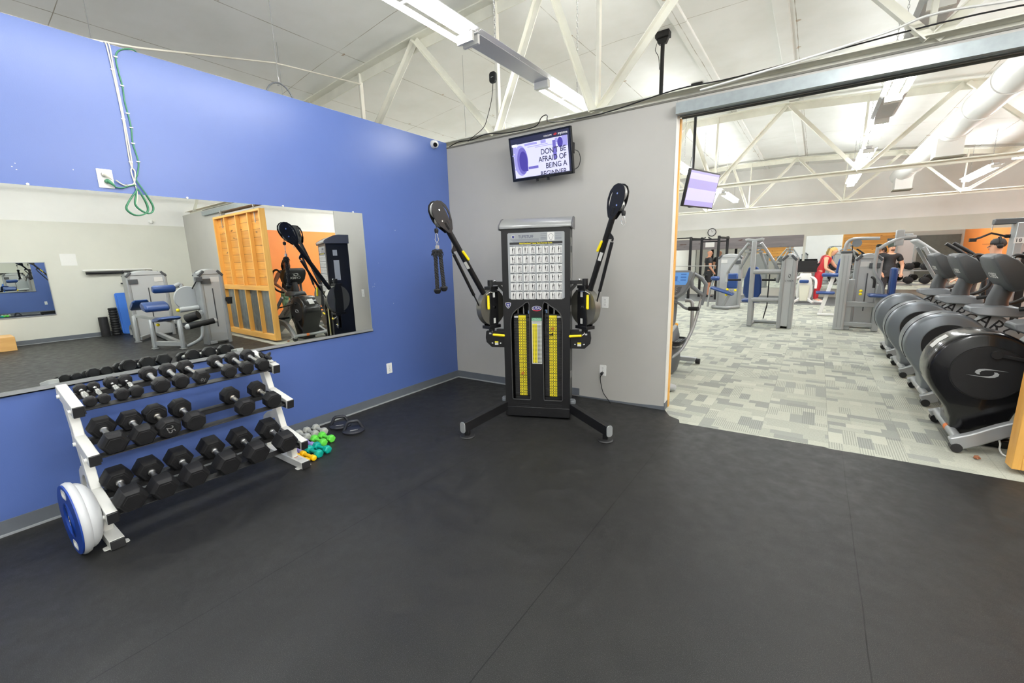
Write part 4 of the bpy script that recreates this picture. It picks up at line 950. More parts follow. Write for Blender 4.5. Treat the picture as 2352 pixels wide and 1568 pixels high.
    lug = a.lerp(b_, .72); m_.prism([(-.03, 0), (.05, 0), (.02, .075), (.0, .075)], -.004, .004, rotm(lug, e, up_)); bo = obj('boom', m_, chm, ft)
    m_ = MB(); q0 = a.lerp(b_, .50); m_.add(MB().box((0, 0, .0262), (.075, .028, .001)).v, MB().box((0, 0, 0), (1, 1, 1)).f, rotm(q0, e, V((0, -1, 0)).cross(e))); obj('boom_label', m_, labelw, bo)
    side_ = V((-s, -.3, 0)).normalized(); g0 = a.lerp(b_, .66) + side_ * .03; g1 = a.lerp(b_, .56) + side_ * .042
    m_ = MB(); m_.cyl(g0, g1, .012, .012, 12); m_.ball(g0, .012); m_.ball(g1, .012); obj('pull_handle', m_, yellow, bo)
    m_ = MB(); m_.tube([a.lerp(b_, .665), a.lerp(b_, .67) + side_ * .034, g0], .006, 8); obj('pull_rod', m_, steel, bo)
    ls = lug + e * .01 + up_ * .075; le = piv + hd * .125 + V((0, 0, -.04)); md = ls.lerp(le, .70)
    m_ = MB(); m_.cyl(ls, ls.lerp(le, .04), .009, n=10); m_.cyl(ls.lerp(le, .05), md, .0145, n=14); gsx = obj('gas_spring', m_, chm, ft)
    m_ = MB(); m_.cyl(md, le, .0065, n=10); obj('spring_rod', m_, black, gsx)
    # pulley head
    hM = rotm(H - e * .0, hd, (0, 0, 1)); hM = rotm(H, e, nrm.cross(e) * -1 if True else up_)
    loc_ = hM.inverted()
    fw = 1 if (hM.to_3x3() @ V((0, 1, 0))).dot(hd) > 0 else -1
    P = [(.078, .0), (.068, .04), (.036, .068), (-.01, .080), (-.06, .082), (-.11, .070), (-.16, .045), (-.20, .028), (-.215, .0), (-.20, -.032), (-.14, -.070), (-.07, -.092), (-.005, -.090), (.045, -.066), (.072, -.03)]
    P = [(x, y * fw) for x, y in P]; P = P if fw > 0 else P[::-1]
    win = [(x, y * fw) for x, y in ((.02, -.058), (-.04, -.074), (-.10, -.068), (-.135, -.048), (-.09, -.054), (-.04, -.058))]
    win2 = [(x, y * fw) for x, y in ((-.115, .01), (-.15, .025), (-.165, .0), (-.125, -.015))]
    m_ = MB()
    for z in (-.022, .022): m_.plate(P, [win, win2], .006, hM @ Matrix.Translation((0, 0, z)))
    m_.cyl(hM @ V((-.18, 0, 0)), hM @ V((-.11, 0, 0)), .032, n=18); hdp = obj('pulley_head', m_, chm, ft, .001)
    m_ = MB()
    for (x, y) in ((.0, .0), (-.085, .03 * fw)): m_.lathe([(.0001, -.016), (.066 if x == 0 else .048, -.016), (.054 if x == 0 else .036, 0), (.066 if x == 0 else .048, .016), (.0001, .016)], 28, hM @ Matrix.Translation((x, y, 0)))
    obj('pulley_wheel', m_, mat('pulley_grey', s2l(150, 150, 146), .35, .3), hdp)
    m_ = MB()
    for (x, y) in ((.0, .0), (-.085, .03 * fw)):
        for z in (-.029, .029): m_.cyl(hM @ V((x, y, z * .85)), hM @ V((x, y, z)), .008, n=12)
    obj('axle_bolt', m_, chrome, hdp)
    out = hM @ V((-.085, .085 * fw, 0)); out = V((out.x, out.y, out.z - .01)); bz = out + V((0, 0, -.035))
    m_ = MB(); m_.lathe([(.0001, -.022), (.014, -.02), (.018, 0), (.016, .016), (.0001, .02)], 16, Matrix.Translation(bz)); m_.cyl(bz, bz + V((0, 0, .06)), .003, n=6); obj('cable_stop', m_, rubber, hdp)
    cc = bz + V((0, 0, -.058)); m_ = MB(); m_.tube([cc + V((.014 * math.cos(a_) * (1.25 if math.sin(a_) < 0 else .8), 0, .036 * math.sin(a_))) for a_ in [2 * PI * k / 20 for k in range(20)]], .0032, 6, True); obj('carabiner', m_, chrome, hdp)
    return cc
ccL = arm(-1, -.738, -.495, 1.965); ccR = arm(1, .737, -.241, 2.051)
# rope handle hanging on the left arm
wp = Matrix.Translation(ft.location) @ Matrix.Rotation(math.radians(22.84), 4, 'Z') @ (ccL + V((0, 0, -.036)))
rp = thing('triceps_rope', 'black twisted rope handle hanging from the left arm of the cable trainer', 'rope', wp)
m_ = MB(); m_.tube([(.010 * math.cos(a), 0, -.012 + .016 * math.sin(a)) for a in [2 * PI * k / 14 for k in range(14)]], .003, 6, True); m_.b2((-.016, -.008, -.055), (.016, .008, -.026)); obj('steel_clip', m_, steel, rp, .002)
ropem = mat('rope_black', (.014, .014, .015), .85, bump=.6, bs=150)
dx, dy = cr.x, cr.y
for s, z1 in ((-1, -.40), (1, -.38)):
    a, b_ = V((s * dx * .020, s * dy * .020, -.075)), V((s * dx * .028 + .012, s * dy * .028, z1))
    m_ = MB()
    for k in range(3):
        m_.tube([a.lerp(b_, t / 48) + V((.0095 * math.cos(t * .62 + k * 2.094), .0095 * math.sin(t * .62 + k * 2.094), 0)) for t in range(49)], .0088, 6)
    obj('rope_strand', m_, ropem, rp)
    m_ = MB(); rnd = random.Random(8 + s)
    for k in range(60):
        d = V((rnd.uniform(-1, 1), rnd.uniform(-1, 1), rnd.uniform(-1, 1))).normalized(); m_.tube([a + d * .008, a + d * .026 + V((0, 0, -.006)), a + d * .036 + V((0, 0, -.018))], [.004, .003, .001], 4)
    m_.ball(a, .02, 10, 8); obj('frayed_knot', m_, ropem, rp)
    m_ = MB(); m_.lathe([(.0001, -.03), (.016, -.028), (.028, -.015), (.032, .004), (.028, .012), (.0001, .012)], 20, Matrix.Translation(b_)); obj('rubber_end', m_, rubber, rp)
# ================================================================ CARDIO MACHINES
arcw = emat if False else None
def lemniscate(mb, M, s, z0, z1):
    "two mirrored comma shapes making the round maker's emblem"
    for k in (1, -1):
        P = []
        for i in range(15):
            a = math.radians(150 - i * 18 * .9); r = 1.0; P.append((k * (s * (-.02 + .55 * math.cos(a))), k * (s * (.20 + .30 * math.sin(a)))))
        Q = [(k * s * 1.05, k * s * .26)]
        R_ = []
        for i in range(15):
            a = math.radians(150 - (14 - i) * 18 * .9); R_.append((k * (s * (.02 + .36 * math.cos(a))), k * (s * (.16 + .17 * math.sin(a)))))
        top = [(-.62, .0), (-.58, .16), (-.42, .27), (-.15, .32), (.2, .31), (1.05, .22), (.2, .25), (-.1, .22), (-.3, .13), (-.38, .0), (-.34, -.12), (-.5, -.1)]
        poly = [(k * x * s, k * y * s) for x, y in top]
        mb.prism(poly, z0, z1, M)
    return mb
def arc_trainer(label, loc, dark):
    "nose towards -x, y across, origin on the floor under the nose"
    body = blackgl if dark else greyhs; trim = black if dark else mgrey
    t = thing('arc_trainer', label, 'elliptical trainer', loc, 0, 'arc trainers in a row')
    FY = rotm((0, 0, 0), (1, 0, 0), (0, 0, 1))                          # local x,y -> x,z ; +z -> -y
    C = V((.165, 0, .60)); R = .315
    prof = []
    for a in range(-150, 215, 8):
        A = math.radians(a)
        prof.append((C.x + R * math.cos(A), C.z + R * math.sin(A) * 1.0))
    # outline: round nose running down into a waist and a base
    out = [(C.x + R * math.cos(math.radians(a)), C.z + R * math.sin(math.radians(a))) for a in range(-20, 216, 8)]
    out += [(-.055, .36), (.0, .28), (.03, .20), (.04, .10), (.09, .05), (.30, .05), (.34, .16), (.38, .30), (.46, .40)]
    m_ = MB(); rs = []
    for y, k in ((-.185, .90), (-.175, .955), (-.15, .985), (-.12, 1.0), (.12, 1.0), (.15, .985), (.175, .955), (.185, .90)):
        rs.append([(C.x + (x - C.x) * k, y, C.z + (z - C.z) * k) for x, z in out])
    m_.rings(rs); obj('nose_housing', m_, body, t, 0, 40)
    for s in (-1, 1):
        dk = obj('side_disc', MB().lathe([(.0001, .187), (.20, .187), (.205, .183), (.235, .178), (.245, .17)], 48, rotm((C.x + .02, 0, C.z), (1, 0, 0), (0, 0, -s))), plastic, t, 0, 30)
        obj('disc_rim', MB().tube([(C.x + .02 + .206 * math.cos(a), s * .184, C.z + .206 * math.sin(a)) for a in [2 * PI * k / 48 for k in range(48)]], .005, 6, True), trim, dk)
        obj('emblem', lemniscate(MB(), rotm((C.x + .02, s * .187, C.z), (-s, 0, 0), (0, 0, 1)), .105, 0, .0012), silver2, dk, 0, 0)
    m_ = MB(); m_.cyl((C.x + .05, -.188, C.z + .15), (C.x + .05, -.215, C.z + .15), .032, n=18); m_.bar((C.x + .05, -.205, C.z + .15), (C.x + .75, -.215, C.z + .03), .016, .022)
    m_.cyl((C.x - .03, .188, C.z - .15), (C.x - .03, .215, C.z - .15), .032, n=18); m_.bar((C.x - .03, .205, C.z - .15), (C.x + .75, .215, C.z + .0), .016, .022); obj('crank_arm', m_, plastic, t, .002)
    m_ = MB()
    if dark:
        m_.add([(C.x + .318 * math.cos(a), y, C.z + .318 * math.sin(a)) for a in (math.radians(128), math.radians(140), math.radians(152)) for y in (-.06, .05)], [(0, 1, 3, 2), (2, 3, 5, 4)]); obj('warning_label', m_, labelw, t, 0, 0)
    else:
        m_.tube([(C.x + .317 * math.cos(a), -.10, C.z + .317 * math.sin(a)) for a in [math.radians(q) for q in range(100, 216, 8)]], .003, 5); obj('housing_seam', m_, plastic, t)
    m_ = MB(); m_.lathe([(.0001, .0), (.13, .0), (.15, .02), (.15, .07), (.12, .10), (.0001, .11)], 32, Matrix.Translation((.27, 0, .05))); m_.b2((.12, -.12, .0), (.42, .12, .06)); obj('flywheel_cover', m_, blackgl if dark else trim, t, .01)
    # front legs
    for s in (-1, 1):
        m_ = MB(); P = [V((.02, s * .36, .055)), V((.14, s * .34, .11)), V((.34, s * .29, .22)), V((.62, s * .27, .33)), V((1.1, s * .27, .36))]
        P = smooth_path(P, 4)
        rs = []
        for i, p in enumerate(P):
            d = (P[min(i + 1, len(P) - 1)] - P[max(i - 1, 0)]).normalized(); n_ = V((-d.z, 0, d.x)); h_ = .052
            rs.append([p + V((0, a * .032, 0)) + n_ * b * h_ for a, b in ((-1, -1), (1, -1), (1, 1), (-1, 1))])
        m_.rings(rs); obj('front_leg', m_, silver, t, .01)
    m_ = MB(); m_.cyl((.055, -.35, .10), (.055, .35, .10), .032, n=18); cbar = obj('cross_tube', m_, silver, t)
    m_ = MB(); m_.cyl((.055, -.12, .10), (.055, -.06, .10), .0328, n=18); obj('cross_label', m_, mat('orange_label', s2l(226, 120, 50), .5) if dark else labelw, cbar)
    for s in (-1, 1): obj('transport_wheel', MB().cyl((.05, s * .325, .035), (.05, s * .395, .035), .035, n=16), rubber2, t)
    # long rail with the name on it
    m_ = MB(); m_.bar((.40, 0, .864), (1.50, 0, .10), .16, .20); obj('main_rail', m_, silver2, t, .012)
    d = (V((1.5, 0, .1)) - V((.24, 0, .975))).normalized(); up_ = V((0, -1, 0))
    RM = rotm(V((.24, -.081, .975)) + d * .33, d, V((-d.z, 0, d.x)))
    m_ = MB(); m_.text('ARC', .17, RM, .0006, 'CENTER', .95); m_.text('TRAINER', .095, RM @ Matrix.Translation((.375, -.022, 0)), .0006, 'CENTER', .95); obj('lettering', m_, ink, t, 0, 0)
    m_ = MB(); TP = rotm(V((.44, 0, .93)) + d * .40 + V((-d.z, 0, d.x)) * .0456, d, (0, 1, 0))
    # upper shroud tray, column, console
    m_ = MB()
    rs = []
    for x, z0, z1, hw in ((.30, .93, .975, .13), (.36, .905, .99, .17), (.52, .90, 1.0, .19), (.63, .90, .985, .18), (.68, .92, .96, .15)): rs.append([(x, -hw, z0), (x, hw, z0), (x, hw * .8, z1), (x, -hw * .8, z1)])
    m_.rings(rs); obj('shroud_tray', m_, mgrey if not dark else dgrey, t, .012)
    obj('console_column', MB().tube([(.50, 0, .96), (.50, 0, 1.05), (.53, 0, 1.18)], [.085, .075, .07], 18), plastic if dark else dgrey, t)
    cs = MB(); rs = []
    for k, (a, w_, d0, d1) in enumerate(((0., .16, .0, .10), (.04, .20, -.03, .13), (.14, .235, -.05, .14), (.28, .235, -.055, .10), (.36, .215, -.05, .05), (.385, .18, -.035, .02))):
        o_ = V((.56, 0, 1.13)) + V((-.42, 0, .91)) * a; nn = V((.91, 0, .42))
        rs.append([o_ + V((0, y, 0)) + nn * dd for y, dd in ((-w_, d0 + .02), (-w_ * .75, d0), (w_ * .75, d0), (w_, d0 + .02), (w_, d1), (-w_, d1))])
    cs.rings(rs); con = obj('console', cs, black if dark else dgrey, t, .012)
    CMx = rotm(V((.56, 0, 1.13)) + V((-.42, 0, .91)) * .20 + V((.91, 0, .42)) * (-.0525), (0, -1, 0), (-.42, 0, .91))
    m_ = MB(); m_.text('CYBEX', .075, CMx @ Matrix.Translation((.04 if not dark else 0, -.01, .0)), .003); obj('lettering', m_, labelw, con, 0, 0)
    if dark:
        m_ = MB(); lemniscate(m_, CMx @ Matrix.Translation((0, .07, 0)), .09, -.002, .004); obj('emblem', m_, labelw, con, 0, 0)
    m_ = MB(); m_.box((0, .03, -.155), (.30, .16, .004), CMx); obj('display', m_, blackgl, con)
    # handles and rear frame
    for s in (-1, 1):
        m_ = MB(); m_.tube(smooth_path([(.60, s * .20, .98), (.72, s * .26, 1.02), (.80, s * .30, 1.12), (.79, s * .31, 1.3), (.74, s * .30, 1.42), (.64, s * .27, 1.46), (.58, s * .22, 1.40)]), .021, 12); obj('handle', m_, plastic, t)
        m_ = MB(); m_.bar((.70, s * .17, .42), (1.75, s * .17, .30), .17, .04); m_.b2((1.2, s * .17 - .09, .33), (1.75, s * .17 + .09, .37)); obj('foot_plate', m_, plastic, t, .01)
        m_ = MB(); m_.bar((.55, s * .27, .88), (1.2, s * .27, .33), .04, .06); obj('link_arm', m_, silver, t, .006)
    m_ = MB(); m_.bar((1.1, 0, .30), (1.95, 0, .12), .12, .09); m_.b2((1.88, -.34, 0), (1.98, .34, .08)); obj('rear_frame', m_, silver, t, .01)
    return t
arc_trainer('black arc trainer nearest the pine door', (4.81, .71, 0), True)
a1 = arc_trainer('grey arc trainer next to the black one', (4.82, 1.93, 0), False)
dup(a1, (4.80, 3.12, 0), 0, 'grey arc trainer second from the black one'); dup(a1, (4.80, 4.30, 0), 0, 'grey arc trainer farthest from the black one')
# grey treadmill / climber seen past the trainers
def climber(label, loc, h):
    t = thing('stair_climber', label, 'exercise machine', loc)
    m_ = MB(); m_.bar((.0, -.28, .25), (.62, -.28, .95), .06, .12); m_.bar((.0, .28, .25), (.62, .28, .95), .06, .12); m_.b2((-.1, -.35, 0), (1.2, .35, .22)); obj('body', m_, silver, t, .02)
    m_ = MB(); m_.bar((.35, -.3, .9), (-.02, -.3, h - .1), .05, .05); m_.bar((.35, .3, .9), (-.02, .3, h - .1), .05, .05); obj('upright', m_, silver, t, .01)
    m_ = MB(); m_.bar((-.12, 0, h + .02), (.22, 0, h - .26), .52, .05); c_ = obj('console', m_, silver2, t, .02)
    for s in (-1, 1): obj('handrail', MB().tube(smooth_path([(.1, s * .36, h - .3), (.3, s * .37, h - .34), (.75, s * .37, h - .36), (.95, s * .36, h - .55)]), .02, 10), plastic, t)
    return t
climber('tall light grey climber with a slanted console behind the trainer row', (5.28, 5.70, 0), 1.68)
cross = thing('cross_trainer', 'dark cross trainer with two upright black arms behind the consoles', 'elliptical trainer', (5.60, 5.02, 0))
m_ = MB(); m_.b2((-.1, -.3, 0), (1.2, .3, .12)); m_.ball((.15, 0, .5), .35, 20, 12, (1, .6, 1)); obj('body', m_, dgrey, cross, .02)
m_ = MB(); m_.tube([(.15, 0, .7), (.2, 0, 1.2)], .06, 12); obj('column', m_, dgrey, cross)
for s in (-1, 1):
    obj('arm', MB().tube(smooth_path([(.3, s * .28, .5), (.25, s * .28, 1.0), (.22, s * .26, 1.3), (.10, s * .24, 1.45), (-.12, s * .22, 1.62)]), .026, 10), plastic, cross)
obj('console', MB().box((.12, 0, 1.28), (.1, .36, .26)), plastic, cross, .02)

# ---------------------------------------------------------------- elliptical beside the column
el = thing('elliptical_trainer', 'grey elliptical trainer with a blue display just inside the opening by the column', 'elliptical trainer', (2.32, 1.5, 0))
E_ = lambda *p: [V(q) - V((2.32, 1.5, 0)) for q in p]
def ell_part(name, pts, r, m, n=12): return obj(name, MB().tube(smooth_path(E_(*pts)), r, n), m, el)
m_ = MB(); rs = []
for z, a, b_, cy2 in ((.03, .17, .36, 1.62), (.14, .19, .42, 1.64), (.32, .18, .40, 1.68), (.48, .15, .32, 1.75), (.60, .10, .2, 1.85), (.64, .05, .1, 1.9)):
    rs.append([V((2.27 + a * math.cos(q), cy2 + b_ * math.sin(q), z)) - el.location for q in [2 * PI * k / 28 for k in range(28)]])
obj('drive_housing', m_.rings(rs), dgrey, el, 0, 50)
m_ = MB(); m_.bar(*E_((2.28, .80, .07), (2.28, 2.25, .07)), .12, .08); m_.bar(*E_((2.02, 2.27, .06), (2.56, 2.27, .06)), .07, .06); m_.bar(*E_((2.06, .80, .06), (2.56, .80, .055)), .08, .055); obj('base_frame', m_, silver, el, .01)
m_ = MB(); rs = []
for x, k in ((2.54, 1.), (2.60, .95), (2.645, .75), (2.655, .4)): rs.append([V((x, .79 + .055 * k * math.cos(q), .045 + .045 * k * math.sin(q))) - el.location for q in [2 * PI * i / 14 for i in range(14)]])
obj('rear_foot', m_.rings(rs), silver2, el)
m_ = MB()
for x in (2.0, 2.58): m_.cyl(*E_((x - .025, 2.27, .04), (x + .03, 2.27, .04)), .04, n=18)
obj('transport_wheel', m_, rubber2, el)
ell_part('console_mast', [(2.27, 1.95, .55), (2.27, 2.02, .75), (2.28, 2.0, .98)], .05, mgrey)
m_ = MB(); PO = [V((2.26, 1.98, 1.16)), V((1, .06, 0)).normalized(), V((0, .36, 1)).normalized()]
EM = rotm(PO[0] - el.location, PO[1], PO[2])
m_.prism([(-.20, .19), (.20, .19), (.27, .14), (.24, .02), (.17, -.12), (.08, -.20), (-.08, -.20), (-.17, -.12), (-.24, .02), (-.27, .14)], -.06, .03, EM); ec_ = obj('console', m_, mgrey, el, .015)
m_ = MB(); m_.prism([(-.20, .155), (.20, .155), (.19, .02), (.17, -.02), (-.17, -.02), (-.19, .02)], .031, .034, EM); dsp = obj('display', m_, emat('display_blue', s2l(92, 150, 214), .7), ec_, 0, 0)
m_ = MB(); m_.b2((-.12, .03, .0345), (.06, .10, .0355), EM)
for y in (.125, .085, .045): m_.b2((.10, y - .008, .0345), (.17, y + .010, .0355), EM)
m_.tube([EM @ V((.10 * math.cos(a), -.0 + .02 * math.sin(a) * 2, .035)) for a in [PI * k / 10 for k in range(11)]], .002, 4); obj('display_fields', m_, emat('display_blue_dark', s2l(58, 112, 186), .6), dsp, 0, 0)
m_ = MB(); m_.prism([(-.13, -.045), (.13, -.045), (.11, -.12), (.06, -.165), (-.06, -.165), (-.11, -.12)], .031, .034, EM); kp = obj('keypad', m_, dgrey, ec_, 0, 0)
m_ = MB()
for i in range(3):
    for j in range(3): m_.tube([EM @ V((-.01 + j * .035 + .012 * math.cos(a), -.065 - i * .026 + .006 * math.sin(a * 2), .0348)) for a in [PI * k / 6 for k in range(7)]], .0018, 4)
m_.text('cybex', .028, EM @ Matrix.Translation((.0, -.145, .0345)), .0004); obj('key_marks', m_, labelw, kp, 0, 0)
# right-hand swing arm with its angular grip
ell_part('swing_arm', [(2.36, 1.42, .20), (2.44, 1.50, .26), (2.52, 1.62, .36), (2.60, 1.74, .60), (2.645, 1.82, .86), (2.665, 1.84, .98)], .021, silver)
gp = [(2.668, 1.84, .90), (2.70, 1.85, 1.06), (2.71, 1.85, 1.17), (2.655, 1.83, 1.25), (2.575, 1.79, 1.31), (2.545, 1.78, 1.22), (2.555, 1.79, 1.14), (2.68, 1.84, 1.03)]
obj('grip_loop', MB().tube(E_(*gp), .026, 12), mgrey, el)
ell_part('swing_arm_far', [(2.05, 1.6, .26), (1.94, 1.8, .5), (1.88, 1.9, .9), (1.86, 1.86, 1.2), (1.96, 1.8, 1.3)], .021, silver)
ell_part('fixed_bar', [(2.28, 1.97, .92), (2.38, 1.9, .90), (2.46, 1.82, .86), (2.52, 1.75, .855), (2.62, 1.72, .86)], .018, mgrey)
obj('bar_grip', MB().cyl(*E_((2.54, 1.745, .855), (2.66, 1.715, .862)), .027, n=14), rubber, el)
ell_part('link_arm', [(2.42, 2.05, .93), (2.50, 2.05, .92), (2.52, 2.04, .80), (2.53, 2.0, .50)], .024, silver)
for sx, y0, z0 in ((2.44, 1.62, .42), (2.10, 1.35, .30)):
    m_ = MB(); m_.plate(rr(.15, .40, .06, 6), [], .03, Matrix.Translation((sx - 2.32, y0 - 1.5, z0))); m_.tube([V((sx - 2.32 + x, y0 - 1.5 + y, z0 + .03)) for x, y in rr(.155, .40, .06, 6)], .014, 6, True); pd = obj('pedal', m_, plastic, el)
    m_ = MB()
    for q in (-.03, .0, .03): m_.b2((sx - 2.32 + q - .006, y0 - 1.5 - .15, z0 + .016), (sx - 2.32 + q + .006, y0 - 1.5 + .15, z0 + .020))
    obj('pedal_tread', m_, dgrey, pd)
    m_ = MB(); m_.bar((sx - 2.32, y0 - 1.62, z0 - .03), (sx - 2.32, y0 - 1.0, z0 - .08), .05, .05); obj('pedal_arm', m_, silver, el, .006)
m_ = MB(); m_.bar(*E_((2.36, 1.30, .48), (2.44, 1.52, .66)), .035, .03); obj('adjust_lever', m_, silver2, el, .006)
m_ = MB(); m_.ball(E_((2.445, 1.53, .67))[0], .022, 10, 6); obj('lever_tip', m_, mat('orange_plastic', s2l(236, 170, 60), .5), el)
m_ = MB(); m_.tube(smooth_path(E_((2.47, .95, .02), (2.42, 1.15, .10), (2.40, 1.35, .17))), .022, 8); obj('lower_fairing', m_, silver2, el)

# ---------------------------------------------------------------- pine sliding door
dr_ = thing('sliding_door', 'pine sliding door with corrugated metal panels at the right of the opening', 'door', gw(5.08, -.15))
dr_.rotation_euler = (0, 0, G_)
DW, DH, z0 = 2.42, 2.66, .035
m_ = MB(); m_.b2((0, 0, z0), (.045, .11, DH)); m_.b2((DW - .045, 0, z0), (DW, .11, DH)); obj('stile', m_, pine_f, dr_, .003)
m_ = MB()
for k in (1, 2, 3): m_.b2((DW * k / 4 - .02, .01, z0), (DW * k / 4 + .02, .10, DH - .02))
obj('stud', m_, pine_f, dr_, .002)
m_ = MB(); m_.b2((.045, 0, z0), (DW - .045, .11, z0 + .11)); m_.b2((.045, 0, DH - .045), (DW - .045, .11, DH)); m_.b2((.045, .008, 1.05), (DW - .045, .10, 1.15)); obj('rail', m_, pine_h, dr_, .003)
obj('board_panel', MB().b2((.04, .085, 1.10), (DW - .04, .105, DH - .02)), pine, dr_)
pts = [[], []]; n = 180
P = [[(.04 + (DW - .08) * k / n, .092 + .009 * math.sin(2 * PI * k / n * 33) , z) for k in range(n + 1)] for z in (z0 + .05, 1.10)]
obj('corrugated_panel', MB().grid(P), mat('corrugated_zinc', s2l(150, 156, 156), .38, .8, var=.12, vs_=9), dr_, 0, 60)
m_ = MB()
for x in (.35, DW - .35): m_.b2((x - .015, .05, DH - .25), (x + .015, .06, DH + .12)); m_.cyl((x, .045, DH + .1), (x, .075, DH + .1), .03, n=14)
obj('hanger', m_, steel, dr_)
tag(obj('floor_cable', MB().tube(smooth_path([(5.06, .44, .17), (5.08, .41, .15), (5.10, .40, .10), (5.11, .41, .04), (5.155, .386, .006), (5.35, .30, .006)]), .006, 6), whitepl), 'pale power cord curving to the carpet beside the pine door', 'cord')
m_ = MB(); lf = random.Random(2)
for k in range(5):
    a = lf.uniform(0, 6.28); m_.tube([(4.945 + .02 * math.cos(a) * q, .26 + .02 * math.sin(a) * q, .002 + .01 * q * (2 - q)) for q in (0, .6, 1.2, 1.8)], [.004, .012, .010, .002], 6)
tag(obj('dry_leaf', m_, mat('leaf_brown', s2l(150, 96, 66), .8)), 'small crumpled brown leaf on the carpet under the black arc trainer leg', 'leaf')
# ================================================================ WEIGHT MACHINES
def tower(t, x, y, w_, d, h, face=-1, logo=True):
    "weight tower as parts of thing t; centre x,y; broad faces +-y"
    m_ = MB(); m_.b2((x - w_ / 2 + .05, y - d / 2 + .02, .04), (x + w_ / 2 - .05, y + d / 2 - .02, h - .10)); o = obj('tower_cover', m_, silver2, t, .015)
    m_ = MB()
    for s in (-1, 1): m_.prism(rr(.075, d, .025), .0, h - .09, Matrix.Translation((x + s * (w_ / 2 - .035), y, .0)))
    obj('tower_post', m_, silver, t, .003)
    m_ = MB(); n = 14
    P = [(-w_ / 2 + .04, h - .12)] + [(-w_ / 2 + .04 + (w_ - .08) * k / n, h - .07 + .06 * math.sin(PI * k / n)) for k in range(n + 1)] + [(w_ / 2 - .04, h - .12)]
    m_.prism([(x + a, b_) for a, b_ in P], -(y + d / 2 - .005), -(y - d / 2 + .005), rotm((0, 0, 0), (1, 0, 0), (0, 0, 1))); obj('tower_top', m_, silver2, t, .015)
    m_ = MB()
    for s in (-1, 1):
        for q in (-1, 1): m_.bar((x + s * (w_ / 2 - .005), y + q * (d / 2 - .02), h - .15), (x + s * (w_ / 2 - .10), y + q * (d / 2 - .02), h - .045), .06, .05)
    obj('tower_corner', m_, dgrey, t, .01)
    if logo:
        m_ = MB(); yy = y + face * (d / 2 - .018)
        m_.b2((x - w_ / 2 + .08, yy, h - .27), (x - w_ / 2 + .24, yy + face * .004, h - .17)); obj('instruction_label', m_, labelw, o, 0, 0)
        m_ = MB(); m_.b2((x + w_ / 2 - .20, yy, h - .30), (x + w_ / 2 - .03, yy + face * .03, h - .20)); nb = obj('name_block', m_, dgrey, o, .004)
        m_ = MB(); m_.b2((x - .01, yy, .35), (x + .01, yy + face * .004, h - .4)); obj('cover_slot', m_, dgrey, o, 0, 0)
    return o
def pad(t, name, c, d, ax=(1, 0, 0), ay=(0, 1, 0), m=None, r=.03):
    m_ = MB(); m_.box((0, 0, 0), d, rotm(c, ax, ay)); return obj(name, m_, m or bluepad, t, r)
# chest press in the middle of the gym (world coordinates under one thing)
def TB(name, label, cat, base): return thing(name, label, cat, base)
cp = TB('chest_press_machine', 'silver chest press machine with splayed overhead arms in the middle of the gym', 'weight machine', (3.05, 6.3, 0))
def C_(*p): return V(p) - V((3.05, 6.3, 0))
m_ = MB(); m_.bar(C_(2.79, 6.28, 0), C_(2.77, 6.32, 1.80), .10, .09, (1, 0, 0)); obj('front_post', m_, silver, cp, .012)
obj('top_handle', MB().tube([C_(2.60, 6.32, 1.815), C_(2.64, 6.32, 1.83), C_(2.77, 6.32, 1.80), C_(2.90, 6.32, 1.83), C_(2.935, 6.32, 1.815)], .035, 12), silver, cp)
for z in (1.16, .575): obj('cross_rail', MB().tube(smooth_path([C_(2.80, 6.28, z), C_(3.2, 6.26, z), C_(3.34, 6.30, z), C_(3.38, 6.40, z)]), .05, 10, False, 1.0), silver, cp)
tower(cp, .375, .16, .26, .55, 1.54, -1, False)
m_ = MB(); m_.text('CYBEX', .05, rotm(C_(3.45, 6.178, .98), (1, 0, 0), (0, 0, 1)), .001); lemniscate(m_, rotm(C_(3.45, 6.178, 1.08), (.0, .0, 1), (-1, 0, 0)), .06, 0, .002); obj('lettering', m_, ink, cp, 0, 0)
m_ = MB(); m_.bar(C_(2.80, 6.9, .03), C_(3.35, 6.9, .03), .09, .05); m_.bar(C_(2.79, 6.28, .03), C_(2.79, 6.95, .03), .09, .05); obj('base_rail', m_, silver, cp, .01)
for s, P in ((-1, [(2.66, 6.33, 1.76), (2.45, 6.42, 1.46), (2.28, 6.48, 1.18), (2.255, 6.48, 1.08), (2.265, 6.45, .93)]), (1, [(2.89, 6.33, 1.76), (3.08, 6.42, 1.46), (3.22, 6.48, 1.20), (3.25, 6.48, 1.08), (3.23, 6.45, .93)])):
    obj('press_arm', MB().tube(smooth_path([C_(*p) for p in P]), .032, 10), silver, cp)
    e = P[-1]; obj('hand_grip', MB().cyl(C_(e[0] - s * .03, e[1], e[2] + .05), C_(e[0] - s * .28, e[1] + .05, e[2] + .05), .022, n=12), rubber, cp)
for s, P in ((-1, [(2.70, 6.42, 1.62), (2.55, 6.5, 1.32), (2.50, 6.55, 1.22)]), (1, [(2.86, 6.42, 1.62), (2.98, 6.5, 1.32), (3.02, 6.55, 1.22)])): obj('inner_arm', MB().tube([C_(*p) for p in P], .03, 10), silver, cp)
m_ = MB()
for z in (1.70, 1.63, 1.56): m_.b2(tuple(C_(2.60, 6.36, z)), tuple(C_(2.94, 6.44, z + .04)))
obj('pivot_block', m_, silver, cp, .01)
m_ = MB(); m_.prism([(-.09, .33), (.09, .33), (.17, .05), (.175, -.25), (.12, -.36), (-.12, -.36), (-.175, -.25), (-.17, .05)], -.04, .04, rotm(C_(2.76, 6.62, .93), (1, 0, 0), (0, -.12, 1))); obj('back_pad', m_, bluepad, cp, .03)
